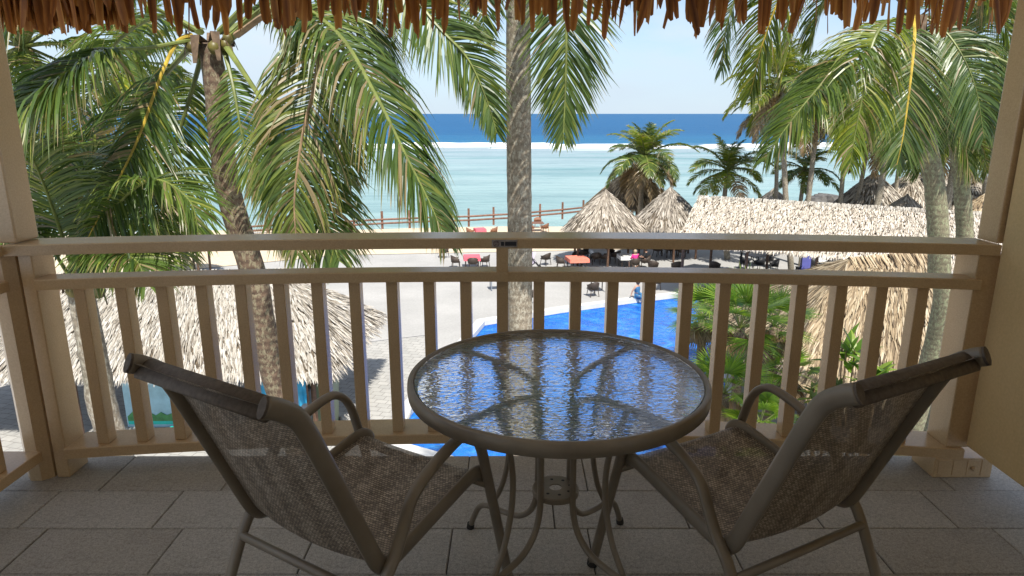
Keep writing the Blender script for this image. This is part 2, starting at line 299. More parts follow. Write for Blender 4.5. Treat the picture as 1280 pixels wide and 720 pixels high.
# ------------------------------------------------------------------ mesh helpers
class MB:
    def __init__(s): s.v = []; s.f = []; s.x = []; s.m = []; s.uv = None
    def add(s, verts, faces, fx=(0.5, 0, 0), mi=0):
        o = len(s.v); s.v += [V(q) for q in verts]; s.f += [tuple(i + o for i in f) for f in faces]; s.m += [mi] * len(faces)
        if isinstance(fx, list): s.x += fx
        else: s.x += [fx] * len(verts)
    def box(s, a, b, mi=0):
        (x0, y0, z0), (x1, y1, z1) = a, b
        s.add([(x0, y0, z0), (x1, y0, z0), (x1, y1, z0), (x0, y1, z0), (x0, y0, z1), (x1, y0, z1), (x1, y1, z1), (x0, y1, z1)],
              [(3, 2, 1, 0), (4, 5, 6, 7), (0, 1, 5, 4), (1, 2, 6, 5), (2, 3, 7, 6), (3, 0, 4, 7)], mi=mi)
    def tube(s, pts, r, n=8, flat=None, mi=0, side=None, caps=True):
        pts = [V(p) for p in pts]; k = len(pts); rs = r if isinstance(r, (list, tuple)) else [r] * k
        vs = []; up0 = None
        for i, p in enumerate(pts):
            T = (pts[min(i + 1, k - 1)] - pts[max(i - 1, 0)]).normalized()
            if side is not None: A = V(side); A = (A - A.dot(T) * T).normalized()
            else:
                if up0 is None: up0 = V((0, 0, 1)) if abs(T.z) < 0.9 else V((1, 0, 0))
                A = T.cross(up0)
                A = A.normalized() if A.length > 1e-4 else V((1, 0, 0)); up0 = A.cross(T).normalized()
            B = T.cross(A)
            fa, fb = flat if flat else (1, 1)
            for j in range(n):
                a = 2 * math.pi * j / n
                vs.append(p + A * (math.cos(a) * rs[i] * fa) + B * (math.sin(a) * rs[i] * fb))
        fs = [(i * n + j, i * n + (j + 1) % n, (i + 1) * n + (j + 1) % n, (i + 1) * n + j) for i in range(k - 1) for j in range(n)]
        if caps: fs += [tuple(range(n - 1, -1, -1)), tuple((k - 1) * n + j for j in range(n))]
        s.add(vs, fs, mi=mi)
    def lathe(s, prof, n=24, c=(0, 0, 0), mi=0, close=False):
        c = V(c); k = len(prof); vs = []
        for r, z in prof:
            for j in range(n):
                a = 2 * math.pi * j / n; vs.append(c + V((r * math.cos(a), r * math.sin(a), z)))
        kk = k if close else k - 1
        fs = [(i * n + j, i * n + (j + 1) % n, ((i + 1) % k) * n + (j + 1) % n, ((i + 1) % k) * n + j) for i in range(kk) for j in range(n)]
        s.add(vs, fs, mi=mi)
    def build(s, name, mats, parent=None, org=None, smooth=False, bevel=0):
        me = bpy.data.meshes.new(name)
        pa = parent
        while pa is not None and '_org' not in pa: pa = pa.parent
        o0 = V(org) if org is not None else (V(pa['_org']) if pa is not None else V((0, 0, 0)))
        me.from_pydata([tuple(q - o0) for q in s.v], [], s.f)
        mats = mats if isinstance(mats, (list, tuple)) else [mats]
        for q in mats: me.materials.append(M[q])
        if any(s.m): me.polygons.foreach_set('material_index', s.m)
        if smooth: me.polygons.foreach_set('use_smooth', [True] * len(me.polygons))
        at = me.attributes.new('fx', 'FLOAT_COLOR', 'POINT')
        at.data.foreach_set('color', [c for q in s.x for c in (q[0], q[1], q[2], 1.0)])
        if s.uv:
            ul = me.uv_layers.new(name='UVMap')
            for lp in me.loops: ul.data[lp.index].uv = s.uv[lp.vertex_index]
        me.update()
        o = bpy.data.objects.new(name, me); col.objects.link(o)
        if parent is not None: o.parent = parent
        if org is not None and parent is None: o.location = o0
        if bevel:
            md = o.modifiers.new('bevel', 'BEVEL'); md.width = bevel; md.segments = 2; md.limit_method = 'ANGLE'
        return o
ROOTS = []
def thing(name, loc, label, cat, group=None, rz=0.0):
    o = bpy.data.objects.new(name, None); col.objects.link(o); o.location = loc; o.rotation_euler = (0, 0, rz)
    o.empty_display_size = 0.2
    o['_org'] = tuple(loc) if rz == 0.0 else (0, 0, 0)
    tag(o, label, cat, group); ROOTS.append(o); return o
def tag(o, label, cat, group=None):
    o['label'] = label; o['category'] = cat
    if group: o['group'] = group
    return o
def struct(o): o['kind'] = 'structure'; return o
def copy_tree(o, parent=None):
    c = o.copy(); col.objects.link(c); c.parent = parent
    for ch in list(o.children): copy_tree(ch, c)
    if parent is None: ROOTS.append(c)
    return c
def catmull(pts, m):
    pts = [V(p) for p in pts]; q = [pts[0] * 2 - pts[1]] + pts + [pts[-1] * 2 - pts[-2]]; res = []
    n = len(pts) - 1
    for i in range(m):
        u = i / (m - 1) * n; k = min(int(u), n - 1); t = u - k
        a, b, c, d = q[k], q[k + 1], q[k + 2], q[k + 3]
        res.append(0.5 * ((2 * b) + (c - a) * t + (2 * a - 5 * b + 4 * c - d) * t * t + (3 * b - a - 3 * c + d) * t ** 3))
    return res

# ================================================================== SETTING
# sea
mb = MB(); mb.add([(-30000, 58, -10), (30000, 58, -10), (30000, 45000, -10), (-30000, 45000, -10)], [(0, 1, 2, 3)])
struct(mb.build('sea', 'sea'))
# breaking waves on the reef: low irregular ridges of foam
mb = MB(); rw = random.Random(3)
for (y0, amp, wd, hh, x0, x1, brk) in ((250, 5, 4.5, 0.35, -420, 520, 0.05), (262, 5, 4.5, 0.6, -420, 520, 0.2), (240, 5, 3.5, 0.2, -420, 520, 0.35), (276, 5, 3, 0.5, -400, 500, 0.5), (226, 6, 1.8, 0.12, -300, 420, 0.55)):
    k = 240; vs = []; fs = []
    for i in range(k + 1):
        x = x0 + (x1 - x0) * i / k
        n1 = noise.noise(V((x * 0.018, y0, 1.3))); n2 = noise.noise(V((x * 0.09, y0, 7.7))); n3 = noise.noise(V((x * 0.25, y0, 2.7)))
        yc = y0 + amp * n1 + 2 * n2; ww = max(0.02, wd * (0.85 + 0.5 * n1 + 0.4 * n2)); h = max(0.02, hh * (0.8 + 0.4 * n2 + 0.3 * n3))
        if noise.noise(V((x * 0.025, y0 * 1.7, 4.1))) < brk - 0.5: ww *= 0.1; h = 0.02
        vs += [(x, yc - ww, -9.99), (x, yc - ww * 0.4, -10 + h * 0.6), (x, yc + ww * 0.1, -10 + h), (x, yc + ww, -9.99)]
    for i in range(k):
        for j in range(3): a = i * 4 + j; fs.append((a, a + 4, a + 5, a + 1))
    mb.add(vs, fs)
o = mb.build('breaking_waves', 'foam', smooth=True); struct(o)
# sand beach, sloping under the sea
mb = MB(); nx, ny = 90, 16; vs = []; fs = []
def sand_front(x): return 47.5 + 0.10 * x if x > -12 else 46.3 + (x + 12) * 0.55
for j in range(ny + 1):
    for i in range(nx + 1):
        x = -180 + 360 * i / nx; t_ = j / ny; y0 = max(8, sand_front(x)); yend = 84 + 0.05 * x
        y = y0 + (yend - y0) * t_
        shore = 58.5 + 0.075 * x
        z = GZ + 0.02 if y < shore else GZ + 0.02 - (y - shore) * 0.19
        if y > y0 + 0.5: z += 0.10 * noise.noise(V((x * 0.3, y * 0.3, 0)))
        vs.append((x, y, z))
for j in range(ny):
    for i in range(nx): a = j * (nx + 1) + i; fs.append((a, a + 1, a + nx + 2, a + nx + 1))
mb.add(vs, fs); struct(mb.build('beach_sand', 'sand', smooth=True))
# paved ground with an opening for the pool
pool = [G(606, 402), G(700, 387), G(800, 373.5), G(893, 363), V((14.3, 37.6, GZ)), V((10.5, 31, GZ)), V((8.2, 25, GZ)), V((6.4, 17.0, GZ)), V((-1.0, 17.3, GZ)), V((-3.4, 18.6, GZ)), G(514, 512)]
def offset_poly(poly, d):
    n = len(poly); res = []
    for i in range(n):
        a, b, c = poly[i - 1], poly[i], poly[(i + 1) % n]
        e1 = (b - a).normalized(); e2 = (c - b).normalized()
        n1 = V((-e1.y, e1.x, 0)); n2 = V((-e2.y, e2.x, 0)); bb = (n1 + n2).normalized()
        res.append(b + bb * (d / max(0.35, bb.dot(n1))))
    return res
outer = offset_poly(pool, 0.42)
area = sum(pool[i - 1].x * pool[i].y - pool[i].x * pool[i - 1].y for i in range(len(pool)))
if area > 0: outer = offset_poly(pool, -0.42)
import bmesh
def poly_with_hole(rect, hole, z, name, mat):
    bm = bmesh.new(); ov = [bm.verts.new((x, y, z)) for x, y in rect]; hv = [bm.verts.new((q.x, q.y, z)) for q in hole]
    ed = [bm.edges.new((ov[i], ov[(i + 1) % len(ov)])) for i in range(len(ov))] + [bm.edges.new((hv[i], hv[(i + 1) % len(hv)])) for i in range(len(hv))]
    bmesh.ops.triangle_fill(bm, use_beauty=True, edges=ed); bm.normal_update()
    for f in bm.faces:
        if f.normal.z < 0: f.normal_flip()
    me = bpy.data.meshes.new(name); bm.to_mesh(me); bm.free(); me.materials.append(M[mat])
    o = bpy.data.objects.new(name, me); col.objects.link(o); return o
struct(poly_with_hole([(-180, -30), (180, -30), (180, 56), (-180, 56)], outer, GZ - 0.01, 'paved_terrace', 'paving'))
mb = MB(); n = len(pool); hi = GZ + 0.04
for i in range(n):
    a, b, c, d = pool[i], pool[(i + 1) % n], outer[(i + 1) % n], outer[i]
    q = [V((k.x, k.y, z)) for z in (GZ - 0.2, hi) for k in (a, b, c, d)]
    mb.add(q, [(4, 5, 6, 7), (0, 1, 5, 4), (2, 3, 7, 6)])
pc = struct(mb.build('pool_coping', 'coping'))
mb = MB(); zb = GZ - 1.4
for i in range(n):
    a, b = pool[i], pool[(i + 1) % n]
    mb.add([(a.x, a.y, zb), (b.x, b.y, zb), (b.x, b.y, GZ - 0.19), (a.x, a.y, GZ - 0.19)], [(0, 1, 2, 3)])
mb.add([(q.x, q.y, zb) for q in pool], [tuple(range(n))]); struct(mb.build('pool_basin', 'pool_tile'))
mb = MB(); mb.add([(q.x, q.y, GZ - 0.22) for q in pool], [tuple(range(n))]); struct(mb.build('pool_water', 'pool'))
# block-paved strip beside the hut and the drain line across the terrace
a, b = G(440, 430), G(538, 418.5)
mb = MB(); e = (b - a).normalized(); nn = V((-e.y, e.x, 0))
A0 = a - e * 14; B0 = b + e * 0.2
mb.add([q + V((0, 0, 0.004)) for q in (A0 - nn * 14, G(500, 560) , B0 - nn * 0.03, A0 - nn * 0.03)], [(0, 1, 2, 3)]); struct(mb.build('block_paving', 'blocks'))
mb = MB(); mb.add([q + V((0, 0, 0.006)) for q in (A0 - nn * 0.03, B0 - nn * 0.03, B0 + nn * 0.03, A0 + nn * 0.03)], [(0, 1, 2, 3)]); struct(mb.build('drain_channel', 'joint'))

# ================================================================== BALCONY
XL, XR = -1.87, 1.82
def railY(x): return 2.73 - 0.14 * (x / 1.85) ** 2
# slab and tiles
mb = MB(); mb.box((-2.25, -0.6, -0.28), (2.5, 2.80, -0.012)); floor = struct(mb.build('balcony_floor', 'grout'))
tile_me = {}
def tile(x0, x1, y0, y1):
    key = (round(x1 - x0, 3), round(y1 - y0, 3))
    if key not in tile_me:
        q = MB(); g = 0.0022; wx, wy = x1 - x0, y1 - y0; e_ = 0.003
        q.add([(g, g, -0.012), (wx - g, g, -0.012), (wx - g, wy - g, -0.012), (g, wy - g, -0.012), (g, g, -e_), (wx - g, g, -e_), (wx - g, wy - g, -e_), (g, wy - g, -e_),
               (g + e_, g + e_, 0), (wx - g - e_, g + e_, 0), (wx - g - e_, wy - g - e_, 0), (g + e_, wy - g - e_, 0)],
              [(0, 1, 5, 4), (1, 2, 6, 5), (2, 3, 7, 6), (3, 0, 4, 7), (4, 5, 9, 8), (5, 6, 10, 9), (6, 7, 11, 10), (7, 4, 8, 11), (8, 9, 10, 11)])
        o = q.build('floor_tile', 'tile', floor); tile_me[key] = o.data
    else:
        o = bpy.data.objects.new('floor_tile', tile_me[key]); col.objects.link(o); o.parent = floor
    o.location = (x0, y0, rnd.uniform(-0.0012, 0.0006)); return o
rows = [2.79, 2.495, 2.234, 1.975, 1.715, 1.455, 1.195]
offs = [-1.69, -1.84, -1.72, -1.475, -1.6, -1.8]
for r_ in range(len(rows) - 1):
    x = offs[r_] - 0.5
    while x < 2.45:
        a, b = max(x, -2.24), min(x + 0.5, 2.48)
        if b - a > 0.03: tile(a, b, rows[r_ + 1], rows[r_])
        x += 0.5
# curved railing
rail = thing('balcony_railing', (0, 2.66, 0), 'curved beige wooden balustrade with two rails across the front of the balcony', 'railing')
def swept(x0, x1, y0, y1, z0, z1, k=28):
    q = MB(); vs = []
    for i in range(k + 1):
        x = x0 + (x1 - x0) * i / k; y = railY(x)
        b_ = 0.004
        vs += [(x, y + y0, z0), (x, y + y1, z0), (x, y + y1, z1 - b_), (x, y + y1 - b_, z1), (x, y + y0 + b_, z1), (x, y + y0, z1 - b_)]
    fs = []
    for i in range(k):
        for j in range(6): a = i * 6 + j; b2 = i * 6 + (j + 1) % 6; fs.append((a, b2, b2 + 6, a + 6))
    fs += [tuple(range(5, -1, -1)), tuple(k * 6 + j for j in range(6))]
    q.add(vs, fs); return q
swept(-1.955, 1.885, 0.0, 0.16, 0.958, 1.0).build('top_rail', 'paint', rail)
swept(-1.868, 1.838, 0.0, 0.105, 0.819, 0.861).build('middle_rail', 'paint', rail)
swept(-1.868, 1.884, 0.0, 0.165, 0.0905, 0.135).build('bottom_rail', 'paint', rail)
step = 0.1535
q = MB(); q.box((-0.0235, 0, 0.135), (0.0235, 0.062, 0.819)); bal = None
xs = [-0.04 + step * k for k in range(-11, 12) if k != 0]
for x in xs:
    if bal is None:
        bal = q.build('baluster', 'paint', rail, org=(0, 0, 0), bevel=0.003); o = bal
    else:
        o = bal.copy(); col.objects.link(o); o.parent = rail
    o.location = (x, railY(x) + 0.028 - 2.66, rnd.uniform(-0.001, 0.001) * 0)
    o.rotation_euler = (0, 0, rnd.uniform(-0.02, 0.02))
q = MB(); xm = -0.04; y = railY(xm)
q.box((xm - 0.024, y + 0.004, 0.861), (xm + 0.024, y + 0.075, 0.958)); q.box((xm - 0.024, y - 0.003, 0.819), (xm + 0.024, y + 0.06, 0.863)); q.box((xm - 0.024, y + 0.03, 0.135), (xm + 0.024, y + 0.092, 0.819))
q.build('post', 'paint', rail)
q = MB(); yl = railY(-1.87); q.box((-1.922, yl + 0.012, 0.0), (-1.868, yl + 0.142, 0.958)); q.build('post', 'paint', rail, bevel=0.004)
q = MB(); yr = railY(1.82); q.box((1.818, yr + 0.012, 0.135), (1.935, yr + 0.150, 0.958)); q.build('post', 'paint', rail, bevel=0.004)
# plinth under the right end
q = MB(); q.box((1.775, yr + 0.0, 0.0), (2.02, yr + 0.16, 0.0905)); pl = q.build('plinth', 'paint', rail, bevel=0.004)
for (xa, xb) in ((1.79, 1.845), (1.852, 1.905), (1.912, 1.965), (1.972, 2.012)):
    q = MB(); q.box((xa, yr - 0.0022, 0.012), (xb, yr + 0.001, 0.083)); q.build('plinth_panel', 'paint', pl, bevel=0.002)
q = MB(); q.lathe([(0.0, 0.012), (0.007, 0.012), (0.010, 0.006), (0.010, 0)], 12); 
for i in range(len(q.v)): v_ = q.v[i]; q.v[i] = V((v_.x + 1.938, yr - 0.005 - v_.z, v_.y + 0.046))
q.build('round_stud', 'paint', pl)
# label plate on the top rail above the middle post
yp = railY(0) ; pz = 0.979
q = MB(); q.box((-0.082, yp - 0.003, pz - 0.0155), (0.022, yp + 0.0015, pz + 0.0155)); plate = q.build('label_plate', 'plate', rail, bevel=0.0008)
plate['label'] = 'small grey plate with a round emblem and a dark printed strip'
q = MB()
for k in range(20):
    a0, a1 = 2 * math.pi * k / 20, 2 * math.pi * (k + 1) / 20
    vs = [(-0.064 + math.cos(a) * r_, yp - 0.0038, pz + math.sin(a) * r_) for a in (a0, a1) for r_ in (0.0095, 0.0125)]
    q.add(vs, [(0, 1, 3, 2)])
for dx, dz, wx, wz in ((-0.004, 0.003, 0.004, 0.0022), (0.004, 0.003, 0.0025, 0.003), (0, -0.003, 0.0065, 0.0018), (-0.002, -0.0065, 0.004, 0.0012), (0.002, 0.0068, 0.005, 0.001)):
    q.add([(-0.064 + dx - wx, yp - 0.0038, pz + dz - wz), (-0.064 + dx + wx, yp - 0.0038, pz + dz - wz * 0.5), (-0.064 + dx + wx, yp - 0.0038, pz + dz + wz), (-0.064 + dx - wx, yp - 0.0038, pz + dz + wz * 0.6)], [(0, 1, 2, 3)])
q.build('emblem', 'plate_mark', plate)
q = MB(); q.add([(-0.045, yp - 0.0038, pz - 0.009), (-0.032, yp - 0.0038, pz - 0.009), (-0.032, yp - 0.0038, pz + 0.008), (-0.045, yp - 0.0038, pz + 0.008)], [(0, 1, 2, 3)])
q.add([(-0.028, yp - 0.0038, pz - 0.009), (0.018, yp - 0.0038, pz - 0.009), (0.018, yp - 0.0038, pz + 0.008), (-0.028, yp - 0.0038, pz + 0.008)], [(0, 1, 2, 3)])
q.build('printed_strip', 'plate_dark', plate)

# side railing on the left
sr = thing('side_railing', (-1.98, 2.58, 0), 'beige wooden side railing returning from the corner post beside the floor', 'railing')
for nm, x0, x1, z0, z1 in (('top_rail', -2.115, -1.955, 0.958, 0.998), ('middle_rail', -2.06, -1.955, 0.819, 0.861), ('bottom_rail', -2.115, -1.950, 0.0905, 0.135)):
    q = MB(); q.box((x0, 0.4, z0), (x1, 2.575 if nm != 'top_rail' else 2.60, z1)); q.build(nm, 'paint', sr, bevel=0.004)
q = MB(); q.tube([(-1.992, 2.628, z) for z in (0, 0.958)], 0.062, 8, side=V((math.cos(R(22.5)), math.sin(R(22.5)), 0))); q.build('post', 'paint', sr)
y = 2.40
while y > 0.5:
    q = MB(); q.box((-2.045, y - 0.024, 0.135), (-1.985, y + 0.024, 0.819)); q.build('baluster', 'paint', sr, bevel=0.003); y -= 0.155
# columns
q = MB(); q.box((-2.24, 2.605, 1.003), (-1.918, 2.735, 2.9)); c1 = q.build('balcony_column', 'paint', org=(-2.05, 2.67, 1.003), bevel=0.006)
tag(c1, 'square beige column rising from the rail corner beside hanging fronds', 'column')
q = MB(); q.box((1.872, 2.600, 1.003), (2.10, 2.715, 2.9)); c2 = q.build('balcony_column', 'paint', org=(1.98, 2.66, 1.003), bevel=0.006)
tag(c2, 'narrow beige column standing on the rail end against the side wall', 'column')
wl = thing('side_wall_panel', (1.92, 1.6, 0.15), 'solid beige rendered privacy wall hanging clear of the floor', 'wall')
q = MB(); q.box((1.888, 0.2, 0.150), (2.10, 2.592, 2.9)); q.build('panel', 'wall', wl, bevel=0.008)

# unseen wall behind the balcony, added to block rear light and bounce the rest
bw = thing('unseen_back_wall', (0.1, -0.65, 0), 'unseen cream wall added behind the balcony to shape its light', 'wall')
q = MB(); q.box((-2.24, -0.75, 0.0), (2.48, -0.6, 3.45)); q.build('wall_section', 'wall_pale', bw)
q = MB(); q.add([(-2.9, 3.40, 2.33), (3.0, 3.40, 2.33), (3.0, -0.74, 3.60), (-2.9, -0.74, 3.60), (-2.9, 3.40, 2.36), (3.0, 3.40, 2.36), (3.0, -0.74, 3.63), (-2.9, -0.74, 3.63)],
    [(3, 2, 1, 0), (4, 5, 6, 7), (0, 1, 5, 4), (1, 2, 6, 5), (2, 3, 7, 6), (3, 0, 4, 7)]); ce = struct(q.build('bounce_ceiling', 'ceiling'))  # unseen pale board under the roof, added to bounce ground light downwards
# thatched eave above the balcony
ev = thing('thatched_eave', (0, 3.6, 2.1), 'brown pandanus thatch fringe hanging from the roof edge above the balcony', 'thatch roof')
q = MB(); q.add([(-3.1, 3.75, 2.30), (3.2, 3.75, 2.30), (3.2, -1.0, 3.78), (-3.1, -1.0, 3.78), (-3.1, 3.75, 2.42), (3.2, 3.75, 2.42), (3.2, -1.0, 3.92), (-3.1, -1.0, 3.92)],
    [(3, 2, 1, 0), (4, 5, 6, 7), (0, 1, 5, 4), (1, 2, 6, 5), (2, 3, 7, 6), (3, 0, 4, 7)]); q.build('roof_slope', 'thatch_base', ev)
q = MB(); q.box((-3.1, 3.55, 2.235), (3.2, 3.62, 2.295)); q.build('batten', 'timber', ev)
def strip_mesh(seed):
    r = random.Random(seed); q = MB(); L = r.uniform(0.95, 1.05); k = 7; bend = r.uniform(-0.09, 0.09); by = r.uniform(-0.06, 0.08); tw = r.uniform(-0.7, 0.7)
    vs = []; fx = []; base = r.uniform(0.1, 0.9)
    for i in range(k + 1):
        t_ = i / k; wdt = 0.5 * (0.62 + 0.55 * math.sin(t_ * 2.2) - 0.25 * t_ ** 6) * (0.10 if (i == k and r.random() < .3) else 1)
        a = tw * t_; fold = 0.22 * (1 - t_ * 0.5)
        cx = bend * t_ ** 2 * 8; cy = by * t_ ** 2 * 8
        for sx_, ff in ((-1, 0), (0, 1), (1, 0)):
            lx = sx_ * wdt; ly = -ff * fold
            vs.append((cx + lx * math.cos(a) - ly * math.sin(a), cy + lx * math.sin(a) + ly * math.cos(a), -t_ * L + (r.uniform(-0.03, 0.03) if i == k else 0)))
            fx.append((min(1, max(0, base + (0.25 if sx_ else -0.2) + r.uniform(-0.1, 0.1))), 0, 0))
    fs = []
    for i in range(k):
        for j in range(2): a = i * 3 + j; fs.append((a, a + 1, a + 4, a + 3))
    q.add(vs, fs, fx); return q
variants = []
for s_ in range(12):
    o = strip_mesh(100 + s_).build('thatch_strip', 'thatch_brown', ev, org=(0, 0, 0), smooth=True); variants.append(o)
rs_ = random.Random(11); cnt = 0
def place_strip(o, x, y, ztip, ztop):
    L = ztop - ztip; wd = rs_.uniform(0.022, 0.044)
    o.location = V((x, y, ztop)) - V(ev['_org']); o.scale = (wd, wd * 1.1, L)
    o.rotation_euler = (rs_.uniform(-0.05, 0.05), rs_.gauss(0, 0.10), rs_.uniform(-0.9, 0.9) + (math.pi if rs_.random() < 0.4 else 0))
def tip_z(x, y):
    f_ = noise.noise(V((x * 2.3, 1.7, 0))) * 0.03 + noise.noise(V((x * 9, 5.7, 0))) * 0.02
    base_y = 37
    z = P(640, base_y, y).z + f_
    return z + rs_.uniform(-0.025, 0.075)
xl_, xr_ = -2.75, 2.72; nst = 150
for layer, yy in ((0, 3.56), (1, 3.63)):
    for i in range(nst):
        x = xl_ + (xr_ - xl_) * (i + rs_.uniform(-0.3, 0.3)) / nst
        if layer == 1 and x > -2.1 and rs_.random() < 0.55: continue
        if cnt < 12: o = variants[cnt]
        else: o = rs_.choice(variants).copy(); col.objects.link(o); o.parent = ev
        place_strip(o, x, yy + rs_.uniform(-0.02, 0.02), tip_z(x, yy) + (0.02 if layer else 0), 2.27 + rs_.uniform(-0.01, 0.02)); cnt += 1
mb = MB()                                                        # denser upper leaves: too close to tell apart
for i in range(440):
    x = rs_.uniform(-2.9, 2.9) if i < 180 else rs_.uniform(-2.9, -1.95); yy = 3.66 + rs_.uniform(0, 0.12); src = strip_mesh(rs_.randrange(10 ** 6))
    zt = 2.32; zz = P(640, rs_.uniform(-12, 14) if i < 180 else rs_.uniform(12, 38), yy).z; L = zt - zz; wd = rs_.uniform(0.03, 0.05)
    rot = Matrix.Rotation(rs_.uniform(0, 6.28), 3, 'Z')
    vs = []
    for v_ in src.v:
        u = rot @ V((v_.x * wd, v_.y * wd, 0)); vs.append(V((x + u.x, yy + u.y, zt + v_.z * L)))
    o_ = len(mb.v); mb.v += vs; mb.f += [tuple(a + o_ for a in f_) for f_ in src.f]; mb.x += src.x; mb.m += [0] * len(src.f)
o = mb.build('upper_thatch', 'thatch_brown', ev, smooth=True); o['kind'] = 'stuff'

# ------------------------------------------------------------------ table
TX, TY = 0.14, 1.97
tb = thing('bistro_table', (TX, TY, 0), 'round patio table with rippled glass top and taupe tube legs', 'table')
q = MB(); q.lathe([(0.0, 0.700), (0.437, 0.700), (0.437, 0.708), (0.0, 0.708)], 72, (TX, TY, 0)); q.build('glass_top', 'glass', tb)
q = MB(); q.lathe([(0.438, 0.690), (0.440, 0.709), (0.444, 0.714), (0.452, 0.714), (0.4575, 0.709), (0.459, 0.690), (0.457, 0.672), (0.450, 0.668), (0.430, 0.670), (0.428, 0.690)], 96, (TX, TY, 0), close=True); q.build('rim', 'metal', tb, smooth=True)
for k, ang in enumerate((138, 48, -47, -133)):
    a = R(ang); d = V((math.cos(a), math.sin(a), 0)); c0 = V((TX, TY, 0))
    path = [(0.432, 0.680), (0.36, 0.684), (0.25, 0.684), (0.155, 0.676), (0.098, 0.650), (0.076, 0.60), (0.074, 0.48), (0.074, 0.34), (0.078, 0.27), (0.10, 0.205), (0.15, 0.158), (0.22, 0.140), (0.30, 0.132), (0.345, 0.112), (0.375, 0.06), (0.395, 0.008)]
    pts = catmull([c0 + d * r_ + V((0, 0, z)) for r_, z in path], 56)
    q = MB(); q.tube(pts, 0.0105, 10); leg = q.build('leg', 'metal', tb, smooth=True)
    path = [(0.27, 0.676), (0.235, 0.60), (0.205, 0.48), (0.205, 0.36), (0.235, 0.24), (0.285, 0.145)]
    pts = catmull([c0 + d * r_ + V((0, 0, z)) for r_, z in path], 24)
    q = MB(); q.tube(pts, 0.0095, 10); q.build('brace', 'metal', leg, smooth=True)
    q = MB(); q.tube([c0 + d * 0.393 + V((0, 0, 0.02)), c0 + d * 0.397 + V((0, 0, 0.001))], 0.014, 10); q.build('foot_cap', 'rubber', leg)
q = MB(); q.lathe([(0.020, 0.326), (0.072, 0.326), (0.075, 0.323), (0.075, 0.306), (0.071, 0.306), (0.071, 0.322), (0.020, 0.322)], 40, (TX, TY, 0), close=True); hub = q.build('hub_plate', 'metal', tb)
q = MB()
for k in range(8):
    a = 2 * math.pi * k / 8 + 0.2; cx, cy = TX + 0.048 * math.cos(a), TY + 0.048 * math.sin(a)
    q.add([(cx + 0.0055 * math.cos(j * math.pi / 4), cy + 0.0055 * math.sin(j * math.pi / 4), 0.3265) for j in range(8)], [tuple(range(8))])
q.build('vent_holes', 'rubber', hub)

